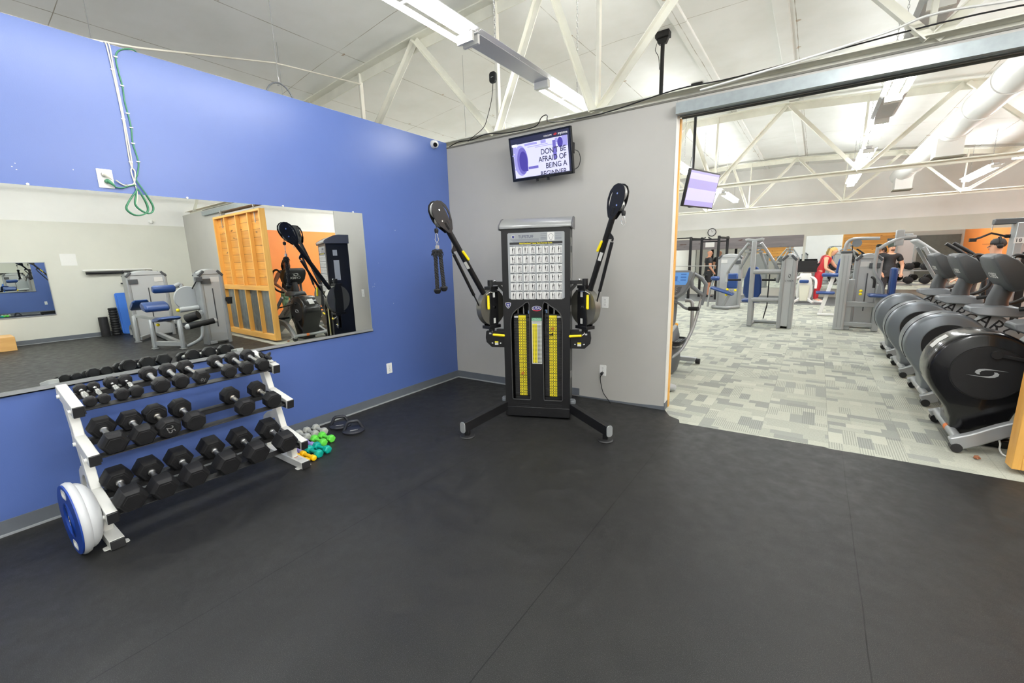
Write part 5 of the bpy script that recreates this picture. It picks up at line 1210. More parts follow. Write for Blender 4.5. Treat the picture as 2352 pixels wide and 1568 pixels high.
pad(cp, 'seat_pad', C_(2.74, 6.95, .50), (.38, .42, .07)); obj('seat_post', MB().b2(tuple(C_(2.70, 6.85, 0)), tuple(C_(2.80, 6.95, .47))), silver, cp, .01)
obj('cable', MB().tube([C_(3.05, 6.9, 1.16), C_(3.05, 6.88, .4), C_(3.0, 6.85, .1)], .012, 8), plastic, cp)
# leg machine behind it
lx = TB('leg_extension_machine', 'silver leg machine with tilted blue pads left of the chest press', 'weight machine', (1.85, 9.5, 0))
def L_(*p): return V(p) - V((1.85, 9.5, 0))
tower(lx, .0, .25, .62, .3, 1.56)
m_ = MB(); m_.tube(smooth_path([L_(1.50, 9.55, .05), L_(1.55, 9.30, .05), L_(1.9, 9.2, .05), L_(2.15, 9.6, .05)]), .045, 10); m_.bar(L_(1.78, 9.25, .06), L_(2.0, 9.25, .55), .09, .07); obj('frame', m_, silver, lx, .008)
pad(lx, 'back_pad', L_(2.0, 9.25, .80), (.26, .10, .42), (1, 0, 0), (0, 1, .0)).rotation_euler = (0, .35, 0) if False else (0, 0, 0)
pad(lx, 'seat_pad', L_(1.76, 9.22, .52), (.62, .36, .07), (1, 0, -.33)); pad(lx, 'roller_pad', L_(1.55, 9.25, .87), (.24, .13, .12), r=.05)
obj('roller_arm', MB().tube([L_(1.5, 9.3, .85), L_(1.42, 9.3, .5), L_(1.38, 9.3, .05)], .03, 10), silver, lx)
for p in ((1.90, 9.13, .57), (2.1, 9.15, .55), (1.88, 9.12, .42)): obj('adjust_knob', MB().ball(L_(*p), .035, 12, 8), yellow, lx)
# lat pulldown at the aisle
la = TB('lat_pulldown_machine', 'silver cable machine with an arched top beam beside the trainer row', 'weight machine', (4.6, 6.55, 0))
def A_(*p): return V(p) - V((4.6, 6.55, 0))
m_ = MB(); m_.prism(rr(.17, .30, .04), 0, 1.5, Matrix.Translation(A_(4.34, 6.62, 0))); tw = obj('tower_post', m_, silver2, la, .006)
m_ = MB()
for x in (4.30, 4.36): m_.b2(tuple(A_(x, 6.464, .05)), tuple(A_(x + .018, 6.472, 1.46)))
obj('post_groove', m_, silver, tw)
obj('tower_top', MB().prism(rr(.185, .32, .04), 1.5, 1.55, Matrix.Translation(A_(4.34, 6.62, 0))), dgrey, la, .012)
obj('arched_beam', MB().tube(smooth_path([A_(4.31, 6.6, 1.5), A_(4.315, 6.6, 1.66), A_(4.37, 6.6, 1.75), A_(4.5, 6.6, 1.775), A_(4.81, 6.6, 1.765)]), .03, 10), silver, la)
m_ = MB(); m_.cyl(A_(4.48, 6.57, 1.69), A_(4.48, 6.63, 1.69), .075, n=24); obj('pulley', m_, mgrey, la)
obj('cable', MB().cyl(A_(4.42, 6.6, 1.69), A_(4.42, 6.6, .9), .008, n=6), plastic, la)
m_ = MB(); m_.bar(A_(4.42, 6.55, .515), A_(4.92, 6.55, .515), .08, .10); m_.bar(A_(4.40, 6.55, .12), A_(4.92, 6.55, .12), .09, .08); m_.b2(tuple(A_(4.41, 6.53, 0)), tuple(A_(4.52, 6.63, 1.0))); m_.b2(tuple(A_(4.85, 6.5, 0)), tuple(A_(4.95, 6.62, .9))); obj('frame', m_, silver, la, .01)
tower(la, .12, .45, .42, .25, 1.5)
obj('swing_arm', MB().tube(smooth_path([A_(4.79, 6.5, 1.56), A_(4.95, 6.5, 1.68), A_(5.13, 6.5, 1.76), A_(5.3, 6.55, 1.77)]), .03, 10), silver, la)
obj('swing_post', MB().tube(smooth_path([A_(4.79, 6.5, 1.60), A_(4.785, 6.5, 1.15), A_(4.93, 6.5, .86), A_(4.95, 6.5, .5)]), .03, 10), silver, la)
m_ = MB(); m_.b2(tuple(A_(5.02, 6.48, 1.62)), tuple(A_(5.14, 6.6, 1.90))); m_.cyl(A_(5.14, 6.54, 1.8), A_(5.26, 6.54, 1.8), .03, n=12); obj('top_block', m_, silver, la, .01)
m_ = MB()
for z in (.78, .72): m_.ball(A_(4.62, 6.48, z), .028, 10, 6)
obj('adjust_knob', m_, yellow, la)
obj('side_grip', MB().tube(smooth_path([A_(4.75, 6.4, 1.05), A_(4.79, 6.35, 1.0), A_(4.79, 6.33, .85)]), .022, 10), rubber, la)
pad(la, 'back_pad', A_(5.06, 6.45, .97), (.09, .3, .5)); pad(la, 'seat_pad', A_(4.98, 6.5, .70), (.5, .34, .06))
# arm curl machine whose blue pads reach in from the right of the aisle
ac = TB('arm_curl_machine', 'white framed machine with blue pads left of the silver aisle tower', 'weight machine', (4.2, 9.0, 0))
def K_(*p): return V(p) - V((4.2, 9.0, 0))
pad(ac, 'arm_pad', K_(4.22, 8.9, .98), (.42, .3, .08)); pad(ac, 'seat_pad', K_(4.12, 8.9, .55), (.38, .32, .07)); pad(ac, 'chest_pad', K_(4.42, 9.1, 1.15), (.09, .3, .4))
m_ = MB(); m_.bar(K_(4.05, 8.9, 0), K_(4.25, 8.9, .95), .08, .08); m_.b2(tuple(K_(4.0, 8.7, 0)), tuple(K_(4.5, 8.8, .05))); m_.b2(tuple(K_(4.4, 8.85, 0)), tuple(K_(4.5, 8.95, 1.1))); obj('frame', m_, whitepl, ac, .01)
obj('hand_bar', MB().tube(smooth_path([K_(4.3, 9.0, 1.0), K_(4.35, 9.0, 1.35), K_(4.5, 9.05, 1.38)]), .025, 8), bluepad, ac)
# white bench press with a black screen board
wb = TB('abdominal_bench', 'white exercise bench standing on the dark far floor with a black board above', 'exercise machine', (3.65, 11.9, 0))
def B_(*p): return V(p) - V((3.65, 11.9, 0))
m_ = MB(); m_.b2(tuple(B_(3.36, 11.9, .94)), tuple(B_(3.92, 11.95, 1.28))); bd = obj('board', m_, black, wb, .006)
m_ = MB(); m_.b2(tuple(B_(3.37, 11.896, 1.06)), tuple(B_(3.91, 11.9, 1.12))); obj('board_stripe', m_, plastic, bd)
m_ = MB(); m_.prism([(-.14, .9), (.14, .9), (.22, .35), (.16, .03), (.10, .03), (.12, .35), (-.12, .35), (-.10, .03), (-.16, .03), (-.22, .35)], 0, .06, rotm(B_(3.65, 11.86, 0), (1, 0, 0), (0, .05, 1))); obj('frame', m_, whitepl, wb, .015)
m_ = MB(); m_.prism([(-.1, .05), (.1, .05), (.14, .55), (-.14, .55)], 0, .05, rotm(B_(3.65, 11.7, 0), (1, 0, 0), (0, .2, 1))); obj('seat_shell', m_, mat('seat_cream', s2l(200, 200, 182), .5), wb, .02)
pad(wb, 'head_pad', B_(3.63, 11.72, .66), (.24, .08, .10))
m_ = MB()
for s in (-1, 1): m_.tube(smooth_path([B_(3.65 + s * .14, 11.85, .8), B_(3.65 + s * .27, 11.8, .7), B_(3.65 + s * .28, 11.75, .45)]), .035, 10); m_.bar(B_(3.65, 11.85, .2), B_(3.65 + s * .25, 11.6, .03), .06, .05)
obj('side_arm', m_, whitepl, wb)
# ---------------------------------------------------------------- far dark floor, mirrors, planks, clock
struct('floor_rubber_far', MB().b2((XL, 11.25, -.006), (XR, YF, .004)), mat('far_rubber', s2l(98, 100, 102), .6, var=.12, vs_=5), smooth=0)
fm = thing('wall_mirror', 'row of mirrors on the far wall under the grey plank', 'mirror', (1.0, YF, .3)); obj('mirror_glass', MB().b2((-3.4, -.012, 0), (2.47, -.006, 1.43)), mirrorm, fm)
m_ = MB()
for x in (-1.9, -.5, .9): m_.b2((x - .02, -.014, 0), (x + .02, -.005, 1.43))
obj('divider', m_, silver, fm)
fm2 = thing('wall_mirror', 'tall mirror on the far wall behind the dumbbells right of the grey plank', 'mirror', (6.2, YF, .3)); obj('mirror_glass', MB().b2((-2.66, -.012, 0), (2.6, -.006, 1.78)), mirrorm, fm2)
tag(obj('wall_plank', MB().b2((-2.6, YF - .03, 1.735), (3.46, YF, 2.13)), greywood, None, .004), 'grey stained plank along the far wall above the mirrors', 'plank')
ckk = thing('wall_clock', 'round white wall clock with a dark rim on the far wall', 'clock', (.52, YF, 2.375))
obj('rim', MB().lathe([(.135, 0), (.152, .01), (.152, .03), (.135, .04), (.130, .03), (.130, 0)], 36, rotm((0, 0, 0), (1, 0, 0), (0, 0, 1))), plastic, ckk)
obj('face', MB().cyl((0, -.002, 0), (0, -.02, 0), .131, n=36), labelw, ckk)
m_ = MB(); m_.bar((0, -.024, 0), (.05, -.024, .05), .004, .008); m_.bar((0, -.024, 0), (-.02, -.024, .10), .004, .006)
for k in range(12): a = PI * k / 6; m_.bar((.10 * math.cos(a), -.022, .10 * math.sin(a)), (.118 * math.cos(a), -.022, .118 * math.sin(a)), .003, .005)
obj('hands', m_, ink, ckk)
tag(obj('paper_notice', MB().b2((.32, YF - .036, 1.82), (.64, YF - .031, 2.04)), whitepl, None, 0, 0), 'white paper notice stuck on the grey plank', 'notice')
# squat rig
rg = TB('squat_rig', 'black steel squat rig with pull-up bars near the far wall mirrors', 'rig', (.7, 12.2, 0))
def R_(*p): return V(p) - V((.7, 12.2, 0))
for x, y in ((.22, 12.0), (1.12, 12.0), (.40, 12.9), (1.25, 12.9)):
    obj('upright', MB().b2(tuple(R_(x - .04, y - .04, 0)), tuple(R_(x + .04, y + .04, 2.16))), black, rg, .005)
m_ = MB(); m_.cyl(R_(.22, 12, 2.05), R_(1.12, 12, 2.05), .02, n=10); m_.cyl(R_(.40, 12.9, 2.0), R_(1.25, 12.9, 2.0), .02, n=10); m_.cyl(R_(-.6, 12, 2.13), R_(.22, 12, 2.13), .02, n=10); obj('pull_up_bar', m_, black, rg)
m_ = MB()
for x in (.25, 1.16): m_.bar(R_(x, 12, 2.1), R_(x + .12, 12.9, 2.1), .06, .06)
for p, q in (((.55, 2.05), (.70, 2.12)), ((.78, 2.12), (.90, 2.05))): m_.bar(R_(p[0], 12, p[1]), R_(q[0], 12, q[1]), .03, .04)
obj('cross_member', m_, black, rg)
m_ = MB(); m_.cyl(R_(-.3, 11.9, 1.16), R_(1.1, 11.9, 1.16), .015, n=8); obj('barbell', m_, steel, rg)
# big grey cable station marked 18
st8 = TB('cable_station', 'tall grey cable station marked 18 with a hanging pull-down bar at far right', 'weight machine', (6.75, 7.0, 0))
def S_(*p): return V(p) - V((6.75, 7.0, 0))
m_ = MB(); m_.b2(tuple(S_(6.62, 6.95, 0)), tuple(S_(6.72, 7.25, 1.95))); m_.b2(tuple(S_(7.25, 6.95, 0)), tuple(S_(7.35, 7.25, 1.95))); obj('upright', m_, silver, st8, .01)
m_ = MB(); m_.b2(tuple(S_(6.36, 7.02, 1.93)), tuple(S_(7.4, 7.18, 2.03))); obj('top_beam', m_, dgrey, st8, .015)
m_ = MB(); m_.b2(tuple(S_(6.72, 7.04, .1)), tuple(S_(7.25, 7.2, 1.93))); cvx = obj('cover', m_, mat('cover_mauve_grey', s2l(186, 176, 174), .5), st8, .01)
m_ = MB(); m_.b2(tuple(S_(6.75, 7.03, 1.58)), tuple(S_(6.98, 7.04, 1.76))); obj('instruction_label', m_, labelw, cvx, 0, 0)
m_ = MB(); m_.b2(tuple(S_(6.61, 6.94, 1.60)), tuple(S_(6.73, 6.95, 1.70))); nl = obj('number_plate', m_, labelw, st8, 0, 0)
m_ = MB(); m_.text('18', .085, rotm(S_(6.66, 6.938, 1.65), (1, 0, 0), (0, 0, 1)), .0005); obj('number', m_, ink, nl, 0, 0)
m_ = MB(); m_.b2(tuple(S_(6.76, 7.02, .2)), tuple(S_(6.86, 7.06, 1.45))); obj('weight_stack', m_, black, st8, .004)
m_ = MB(); m_.cyl(S_(6.36, 7.1, 1.94), S_(6.36, 7.1, 1.84), .008, n=6); obj('cable', m_, steel, st8)
m_ = MB(); m_.tube([S_(6.14, 7.0, 1.69), S_(6.22, 7.03, 1.72), S_(6.36, 7.1, 1.79), S_(6.50, 7.17, 1.75), S_(6.58, 7.2, 1.72)], .018, 10)
for p in ((6.12, 6.99, 1.68), (6.60, 7.21, 1.73)): m_.box(S_(*p), (.09, .05, .06))
obj('pull_bar', m_, plastic, st8)
# racks of dumbbells by the far mirror
fr_ = thing('dumbbell_stand', 'two tier dumbbell stand in front of the far mirror', 'rack', (5.6, 13.2, 0))
m_ = MB()
for x in (-1.7, 0, 1.7): m_.b2((x - .04, -.25, 0), (x + .04, .25, .06)); m_.bar((x, .2, .04), (x, .05, 1.05), .06, .06)
obj('frame', m_, silver, fr_, .005)
for z, y in ((.52, -.12), (.92, .0)): obj('shelf', MB().bar((-1.8, y, z), (1.8, y, z), .30, .03), silver, fr_, .004)
fd = None
for r, (z, y) in enumerate(((.545, -.12), (.945, .0))):
    for k in range(9):
        x = 5.6 - 1.6 + k * .36; R = .10
        if fd is None:
            fd = thing('dumbbell', 'round dumbbell on the stand by the far mirror', 'dumbbell', (x, 13.2 + y, z + R), PI / 2, 'dumbbells on the far stand')
            for s in (-1, 1): obj('head', MB().lathe([(.07, -.06), (R, -.05), (R, -.01), (R * .85, 0), (R, .01), (R, .05), (.07, .06)], 18, rotm((s * .13, 0, 0), (0, 1, 0), (0, 0, 1))), rubber, fd)
            obj('handle', MB().cyl((-.08, 0, 0), (.08, 0, 0), .016, n=10), steel, fd)
        else: dup(fd, (x, 13.2 + y, z + R), PI / 2)
# ---------------------------------------------------------------- machines seen in the blue wall mirror
cm_ = TB('leg_curl_machine', 'wide silver weight machine with blue pads across the room, seen in the mirror', 'weight machine', (8.75, -.92, 0))
cm_.rotation_euler = (0, 0, -PI / 2)
def Q_(x, y, z): return V((-(y + .92), x - 8.75, z))
tower(cm_, 0, 0, .74, .30, 1.53, -1)
m_ = MB()
for x, y in ((8.0, -1.42), (6.69, -1.48), (6.14, -1.19)): m_.tube(smooth_path([Q_(x, y, .02), Q_(x + .02, y + .01, .40), Q_(x + .10, y + .03, .55)]), .045, 10); m_.b2(tuple(Q_(x - .07, y - .05, 0)), tuple(Q_(x + .07, y + .05, .015)))
m_.bar(Q_(6.69, -1.45, .10), Q_(6.14, -1.19, .10), .07, .09); m_.bar(Q_(8.0, -1.38, .07), Q_(8.6, -1.0, .07), .07, .08); m_.bar(Q_(8.1, -1.36, .56), Q_(6.2, -1.22, .54), .06, .06); m_.bar(Q_(6.2, -1.15, .06), Q_(8.6, -.9, .06), .08, .08)
m_.tube(smooth_path([Q_(9.3, -1.2, .02), Q_(9.28, -1.2, .2), Q_(9.1, -1.18, .27), Q_(8.9, -1.1, .27)]), .045, 10); obj('frame', m_, silver, cm_, .008)
def rpad(name, c, wy, rx, rz_, tilt=0):
    m_ = MB(); m_.lathe([(.0001, -wy / 2), (.75, -wy / 2), (1, -wy / 2 + .03), (1, wy / 2 - .03), (.75, wy / 2), (.0001, wy / 2)], 24, Matrix.Translation(Q_(*c)) @ rotm((0, 0, 0), (0, 1, 0), (0, 0, 1)) @ Matrix.Rotation(tilt, 4, 'Z') @ Matrix.Diagonal((rx, rz_, 1, 1))); return obj(name, m_, bluepad, cm_)
rpad('arm_pad', (7.0, -1.29, .80), .40, .20, .085, .25); rpad('elbow_pad', (7.55, -1.40, .82), .26, .22, .05, -.5); rpad('seat_pad', (6.50, -1.28, .575), .36, .28, .045, -.12); rpad('upper_pad', (6.6, -1.21, 1.155), .36, .07, .075)
obj('pad_arm', MB().tube(smooth_path([Q_(6.6, -1.03, 1.19), Q_(6.6, -.92, 1.22), Q_(6.55, -.95, 1.0), Q_(6.5, -1.02, .82), Q_(6.4, -.98, .72)]), .045, 10), silver, cm_)
m_ = MB(); m_.lathe([(.0001, -.025), (.235, -.025), (.245, 0), (.235, .025), (.0001, .025)], 36, Matrix.Translation(Q_(6.45, -.88, .95)) @ rotm((0, 0, 0), (1, 0, 0), (0, 0, 1))); m_.cyl(Q_(6.3, -1.1, .74), Q_(6.3, -.78, .76), .05, n=16); obj('cam_wheel', m_, silver2, cm_)
for p in ((6.3, -1.13, .74), (6.6, -1.40, .47)): obj('adjust_knob', MB().ball(Q_(*p), .032, 10, 6), yellow, cm_)
for nm, p, q, r in (('foam_roller', (6.15, -1.06, .57), (6.0, -.90, .64), .085), ('leg_roller', (5.92, -1.12, .44), (5.92, -.68, .50), .055)):
    obj(nm, MB().cyl(Q_(*p), Q_(*q), r, n=18), rubber, cm_); 
m_ = MB()
for p in ((5.92, -1.125, .44), (5.92, -.675, .50)): m_.ball(Q_(*p), .056, 14, 8)
obj('roller_end', m_, silver2, cm_)
m_ = MB(); m_.tube(smooth_path([Q_(6.1, -1.12, .05), Q_(5.95, -1.0, .14), Q_(5.9, -.92, .25), Q_(5.92, -.90, .46)]), .032, 10); obj('roller_arm', m_, silver, cm_)
pl2 = TB('leg_press_tower', 'slim silver weight tower beside the pine door, seen in the mirror', 'weight machine', (6.25, -.545, 0))
pl2.rotation_euler = (0, 0, -PI / 2)
def U_(x, y, z): return V((-(y + .545), x - 6.25, z))
tower(pl2, 0, 0, .44, .28, 1.53, -1)
m_ = MB(); m_.bar(U_(6.1, -.75, .05), U_(6.1, -.62, .05), .08, .07); m_.bar(U_(6.16, -.80, .66), U_(6.35, -.6, .66), .07, .09); obj('frame', m_, silver, pl2, .008)
obj('cable', MB().cyl(U_(6.12, -.78, 1.33), U_(6.40, -.80, 1.14), .012, n=8), plastic, pl2)
m_ = MB(); m_.b2(tuple(U_(6.04, -.83, 1.28)), tuple(U_(6.14, -.72, 1.37))); obj('pulley_block', m_, dgrey, pl2, .008)
m_ = MB(); m_.lathe([(.045, 0), (.055, .12), (.06, .12), (.06, .14), (.05, .14)], 18, Matrix.Translation(U_(6.05, -.30, .80))); m_.b2(tuple(U_(6.08, -.35, .85)), tuple(U_(6.14, -.32, .92))); obj('cup_holder', m_, plastic, pl2)
# things along the beige wall across the room
for k, (z, col, lb) in enumerate(((1.55, whitepl, 'white exercise bar held on the beige wall across the room'), (1.49, plastic, 'black padded bar held on the beige wall under the white one'), (1.22, plastic, 'short black bar on the beige wall below the other two'))):
    tag(obj('exercise_bar', MB().cyl((XR - .10, -1.72 + (.0, .05, .62)[k], z), (XR - .10, -.45, z), (.017, .032, .018)[k], n=12), col), lb, 'bar')
    hb = MB()
    for y in (-1.0, -.55): hb.b2((XR - .12, y - .015, z - .05), (XR, y + .015, z - .015))
    tag(obj('bar_bracket', hb, steel), ('bracket pair carrying the white bar', 'bracket pair carrying the black padded bar', 'bracket pair carrying the short black bar')[k], 'bracket')
tag(obj('paper_notice', MB().b2((XR - .004, -2.02, 1.67), (XR - .001, -1.76, 1.93)), whitepl, None, 0, 0), 'white sheet of paper taped to the beige wall across the room', 'notice')
fo_ = thing('foam_cylinder', 'short black foam roller standing against the beige wall', 'foam roller', (9.83, -1.56, 0)); obj('body', MB().cyl((0, 0, 0), (0, 0, .46), .085, n=22), rubber2, fo_)
fo_ = thing('foam_cylinder', 'taller ribbed black foam roller leaning beside the blue mats', 'foam roller', (9.84, -1.36, 0)); m_ = MB()
m_.tube([(0, 0, .66 * k / 22) for k in range(23)], [.085 if k % 2 else .075 for k in range(23)], 20); obj('body', m_, rubber, fo_)
for k in range(2):
    tag(obj('exercise_mat', MB().prism(rr(.52, 1.0, .05), 0, .018, rotm((9.80 - k * .03 + .06, -1.0 + k * .03, .505), (0, 1, 0), (.12, 0, 1))), mat('mat_blue', s2l(52, 110, 200), .6), None, .006), ('front blue foam mat leaning on the beige wall', 'second blue foam mat behind the front one')[k], 'mat')
pb = thing('plywood_box', 'plain plywood jump box by the framed mirror across the room', 'box', (9.55, -3.35, 0)); obj('body', MB().b2((-.3, -.35, 0), (.3, .33, .28)), wood('plywood', s2l(222, 176, 110), s2l(200, 150, 86), 1), pb, .006)
tag(obj('security_camera', MB().ball((XR - .04, -.28, 2.72), .05, 14, 8), whitepl), 'white dome camera on the far beige wall near the corner', 'camera')
# ================================================================ PEOPLE
def skin_mesh(pts, edges, root, sub=2):
    names = list(pts); ix = {n: i for i, n in enumerate(names)}
    me = bpy.data.meshes.new('s'); me.from_pydata([pts[n][0] for n in names], [(ix[a], ix[b]) for a, b in edges], [])
    o = bpy.data.objects.new('s', me); COL.objects.link(o)
    o.modifiers.new('k', 'SKIN'); sm = o.modifiers.new('u', 'SUBSURF'); sm.levels = sub; sm.render_levels = sub
    for i, n in enumerate(names):
        d = me.skin_vertices[0].data[i]; r = pts[n][1]; d.radius = (r, r) if not isinstance(r, tuple) else r
        d.use_root = (n == root)
    r = bpy.data.meshes.new_from_object(o.evaluated_get(bpy.context.evaluated_depsgraph_get()))
    bpy.data.objects.remove(o); bpy.data.meshes.remove(me); mb = MB().mesh(r); bpy.data.meshes.remove(r); return mb
def person(label, loc, rz, skin, hair, top, legs, pose, shoe, sleeves=True, shorts=False, long_hair=False, beanie=None, cap=None, beard=False, w_=1.0, lean=0., nod=.0, bald=False):
    """local frame: facing -y, x to the figure's left; pose gives elbow and hand points for each side"""
    t = thing('person', label, 'person', loc, rz)
    def ln(x, y, z):                                # lean of the trunk about the hips
        dz = z - .92; return (x, y - lean * dz, z - abs(lean) * .18 * dz)
    P = {}; E = []
    def add(n, p, r, par=None):
        P[n] = (V(p), r)
        if par: E.append((par, n))
    add('hip', (0, 0, .93), (.125 * w_, .105 * w_)); add('waist', ln(0, 0, 1.10), (.112 * w_, .09 * w_), 'hip'); add('chest', ln(0, .005, 1.27), (.135 * w_, .105 * w_), 'waist'); add('collar', ln(0, .01, 1.39), (.10 * w_, .07), 'chest')
    add('neck', ln(0, .0, 1.455), .056, 'collar'); add('jaw', ln(0, -.025 - nod * .3, 1.525), (.066, .078), 'neck'); add('skull', ln(0, -.02 - nod * .6, 1.60), (.082, .098), 'jaw'); add('crown', ln(0, -.005 - nod, 1.675), (.076, .090), 'skull')
    for s, k in ((1, 'l'), (-1, 'r')):
        add('sh' + k, ln(s * .175 * w_, .01, 1.37), .062 * w_, 'collar'); e, h = pose[k]
        add('el' + k, (s * e[0], e[1], e[2]), .042 * w_, 'sh' + k); add('wr' + k, (s * h[0], h[1], h[2]), .027, 'el' + k)
        d = (V((s * h[0], h[1], h[2])) - V((s * e[0], e[1], e[2]))).normalized(); pm = V((s * h[0], h[1], h[2])) + d * .06; add('pa' + k, pm, (.036, .022), 'wr' + k)
        side = d.cross(V((0, 0, 1))).normalized() if abs(d.z) < .9 else V((0, 1, 0)); cur = V((0, 0, -1)) if abs(d.z) < .9 else V((-s, 0, 0))
        for q in range(4):
            b = pm + d * .025 + side * (q - 1.5) * .02; L = (.030, .036, .034, .026)[q]
            add('f%s%da' % (k, q), b, .0095, 'pa' + k); add('f%s%db' % (k, q), b + d * L + cur * .012, .0088, 'f%s%da' % (k, q)); add('f%s%dc' % (k, q), b + d * L * 1.3 + cur * .034, .0078, 'f%s%db' % (k, q))
        add('t%sa' % k, pm - d * .02 - side * .036, .011, 'pa' + k); add('t%sb' % k, pm + d * .02 - side * .050 + cur * .02, .009, 't%sa' % k)
        sp = pose.get('f' + k, (0, 0)); add('th' + k, (s * .095, sp[0] * .1, .84), .088 * w_, 'hip'); add('kn' + k, (s * .10, sp[0] * .5 - .02, .49), .056, 'th' + k); add('ca' + k, (s * .10, sp[0] * .75 + .015, .34), .052, 'kn' + k); add('an' + k, (s * .105, sp[0] + .02, .09), .036, 'ca' + k); add('to' + k, (s * .115, sp[0] - .13, .035), .032, 'an' + k)
    body = skin_mesh(P, E, 'hip'); obj('body', body, skin, t, 0, 80)
    hc = V(ln(0, -.022 - nod * .6, 1.60))
    # clothing: the same skeleton, a little thicker
    def sub(ns, gr): return {n: (P[n][0], tuple(x + gr for x in (P[n][1] if isinstance(P[n][1], tuple) else (P[n][1],) * 2))) for n in ns}
    S = sub(['hip', 'waist', 'chest', 'collar'], .014); S['hip'] = (S['hip'][0] + V((0, 0, .01)), tuple(x + .008 for x in S['hip'][1])); S['hem'] = (V((0, 0, .80)), S['hip'][1]); e_ = [('hip', 'hem'), ('hip', 'waist'), ('waist', 'chest'), ('chest', 'collar')]
    for k in 'lr':
        S.update(sub(['sh' + k], .012)); e_.append(('collar', 'sh' + k))
        if sleeves:
            a = P['sh' + k][0].lerp(P['el' + k][0], .62); S['sl' + k] = (a, (.064 * w_,) * 2); e_.append(('sh' + k, 'sl' + k))
    obj('shirt', skin_mesh(S, e_, 'hip'), top, t, 0, 80)
    S = sub(['hip'], .018); S['belt'] = (V(ln(0, 0, 1.03)), S['hip'][1]); e_ = [('hip', 'belt')]
    for k in 'lr':
        S.update(sub(['th' + k, 'kn' + k], .014)); e_ += [('hip', 'th' + k), ('th' + k, 'kn' + k)]
        if not shorts: S.update(sub(['ca' + k, 'an' + k], .010)); e_ += [('kn' + k, 'ca' + k), ('ca' + k, 'an' + k)]
    obj('trousers', skin_mesh(S, e_, 'hip'), legs, t, 0, 80)
    for k in 'lr':
        a, to = P['an' + k][0], P['to' + k][0]
        m_ = MB(); rs = []
        for f_, wd, h_ in ((-.35, .03, .07), (-.1, .042, .10), (.4, .045, .085), (.8, .048, .06), (1.15, .040, .045), (1.3, .02, .03)):
            c = a.lerp(to, f_); rs.append([(c.x + x * wd, c.y, z * h_ + .004) for x, z in ((-1, 0), (1, 0), (.9, .6), (.4, 1), (-.4, 1), (-.9, .6))])
        m_.rings(rs); obj('shoe', m_, shoe, t, .004)
    # head details
    m_ = MB()
    for s in (-1, 1): m_.ball(hc + V((s * .030, -.083, .0)), .0095, 10, 6, (1.2, .5, .8))
    obj('eye', m_, ink, t)
    m_ = MB(); m_.tube([hc + V((0, -.086, .010)), hc + V((0, -.104, -.022)), hc + V((0, -.088, -.030))], [.008, .012, .008], 8)
    for s in (-1, 1): m_.ball(hc + V((s * .072, .0, -.010)), .02, 8, 6, (.4, .8, 1.2))
    obj('nose_and_ears', m_, skin, t)
    obj('mouth', MB().ball(hc + V((0, -.084, -.052)), .02, 10, 6, (1.1, .35, .3)), mat('lip', (.32, .10, .08), .5), t)
    if not bald:
        m_ = MB(); m_.ball(hc + V((0, .018, .040)), .092, 18, 12, (.92, 1.04, .86))
        if long_hair:
            rnd = random.Random(4)
            for k in range(16):
                a = math.radians(20 + k * 140 / 15); b = hc + V((.07 * math.cos(a), .02 + .07 * math.sin(a), .03)); m_.tube([b, b + V((.02 * math.cos(a), .03, -.09)), b + V((.03 * math.cos(a) + rnd.uniform(-.02, .02), .02, -.19))], [.028, .026, .010], 6)
        obj('hair', m_, hair, t, 0, 80)
    if beard: obj('beard', MB().ball(hc + V((0, -.045, -.062)), .05, 14, 8, (1.05, .9, .7)), hair, t)
    if beanie:
        m_ = MB(); m_.lathe([(.088, -.01), (.093, .0), (.093, .03), (.088, .034), (.084, .07), (.06, .105), (.0001, .118)], 22, Matrix.Translation(hc + V((0, .012, .035)))); obj('beanie', m_, beanie, t, 0, 60)
    if cap:
        m_ = MB(); m_.lathe([(.088, 0), (.092, .01), (.088, .05), (.062, .085), (.0001, .098)], 22, Matrix.Translation(hc + V((0, .012, .035)))); c_ = obj('cap', m_, cap, t, 0, 60)
        m_ = MB(); m_.plate([(.08 * math.cos(a), -.05 + (-.115) * math.sin(a)) for a in [PI * k / 12 for k in range(13)]], [], .006, Matrix.Translation(hc + V((0, -.005, .04)))); obj('brim', m_, cap, c_)
        m_ = MB(); m_.ball(hc + V((-.095, .02, .0)), .04, 12, 8, (.5, 1, 1)); m_.ball(hc + V((.095, .02, .0)), .04, 12, 8, (.5, 1, 1)); m_.tube([hc + V((.1 * math.cos(a), .02, .04 + .11 * math.sin(a))) for a in [PI * k / 12 for k in range(13)]], .012, 8); obj('headphones', m_, plastic, t)
    return t
skA = mat('skin_light', s2l(222, 170, 140), .55); skB = mat('skin_tan', s2l(196, 142, 112), .55); skC = mat('skin_brown', s2l(128, 84, 62), .55)
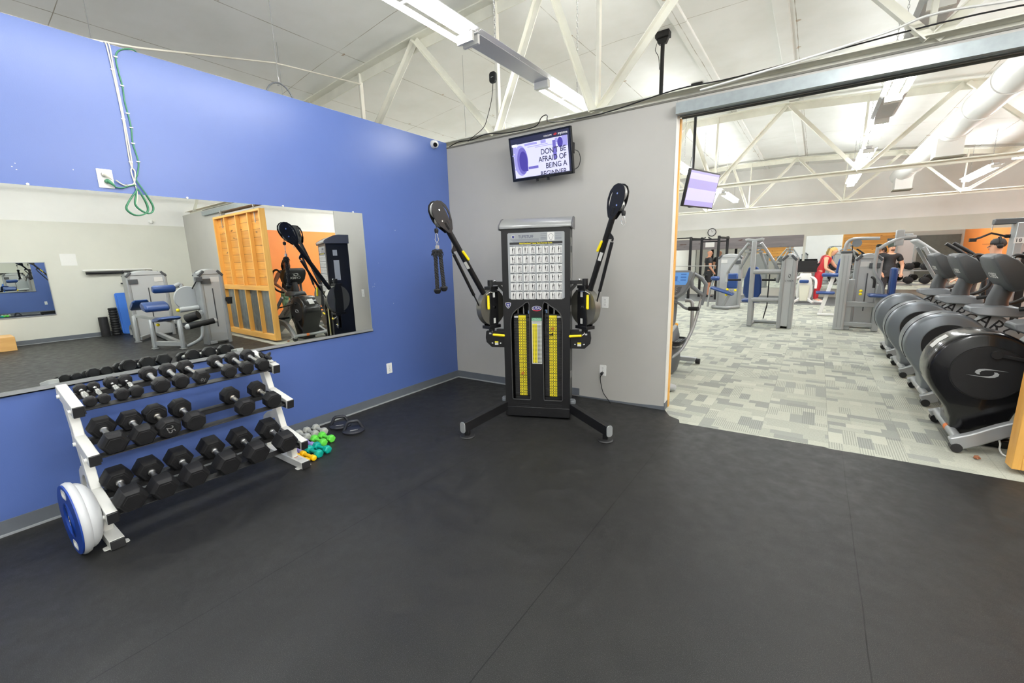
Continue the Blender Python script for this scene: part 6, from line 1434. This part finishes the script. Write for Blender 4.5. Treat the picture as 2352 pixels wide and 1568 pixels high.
person('blonde person in red leaning over the weights by the far mirror', (3.98, 12.15, 0), math.radians(78), skA, mat('hair_blonde', s2l(214, 178, 104), .6), mat('red_cloth', s2l(205, 46, 56), .6), mat('red_cloth_trousers', s2l(200, 42, 54), .6),
       dict(l=((.23, -.34, 1.10), (.16, -.50, .98)), r=((.24, -.20, 1.04), (.18, -.44, .90))), whitepl, False, False, True, lean=.42, nod=.03)
person('bald person in a black shirt and shorts, back turned, by the far left mirrors', (.66, 13.0, 0), math.radians(118), skB, None, mat('black_cloth', (.018, .02, .022), .7), mat('black_shorts', (.02, .02, .022), .7),
       dict(l=((.27, .02, 1.12), (.26, -.18, .95)), r=((.28, .04, 1.10), (.30, -.10, .90))), plastic, True, True, bald=True, w_=1.12)
person('bearded person in a dark beanie and black shirt behind the dumbbell stand', (5.63, 12.45, 0), math.radians(20), skA, mat('hair_brown', s2l(88, 58, 44), .6), mat('black_tee', (.015, .015, .017), .7), mat('dark_trousers', (.03, .03, .035), .7),
       dict(l=((.31, -.02, 1.10), (.24, -.14, .90)), r=((.31, -.02, 1.10), (.24, -.14, .90))), plastic, True, False, beanie=mat('beanie_green', s2l(52, 62, 54), .8), beard=True, w_=1.18)
person('person in a black cap and headphones behind the row of trainers', (6.30, 6.35, -.04), math.radians(-90), skA, mat('hair_dark', s2l(46, 36, 30), .6), mat('grey_top', s2l(66, 68, 72), .7), mat('black_leggings', (.02, .02, .025), .6),
       dict(l=((.25, -.12, 1.10), (.20, -.34, 1.05)), r=((.25, -.12, 1.10), (.20, -.34, 1.05))), plastic, True, False, cap=mat('cap_black', (.02, .02, .021), .7), w_=1.05)
def leaf_cloth():
    m = bpy.data.materials.new('mint_print'); m.use_nodes = True; g = NG(m); g.xyz()
    b = g.mix(g.m('GREATER_THAN', g.noise(g.co, 16, 2), .57), s2l(140, 176, 146), s2l(84, 124, 96)); g.L.new(b, g.p.inputs['Base Color']); g.p.inputs['Roughness'].default_value = .7; return m
person('dark haired person in mint leggings behind the black arc trainer, seen in the mirror', (6.95, 1.40, 0), math.radians(-78), skC, mat('hair_black', (.012, .010, .010), .5), mat('black_vest', (.014, .014, .016), .7), leaf_cloth(),
       dict(l=((.30, -.05, 1.12), (.20, -.22, 1.0)), r=((.30, -.05, 1.12), (.20, -.22, 1.0))), plastic, False, False, True, nod=.05, lean=.08)
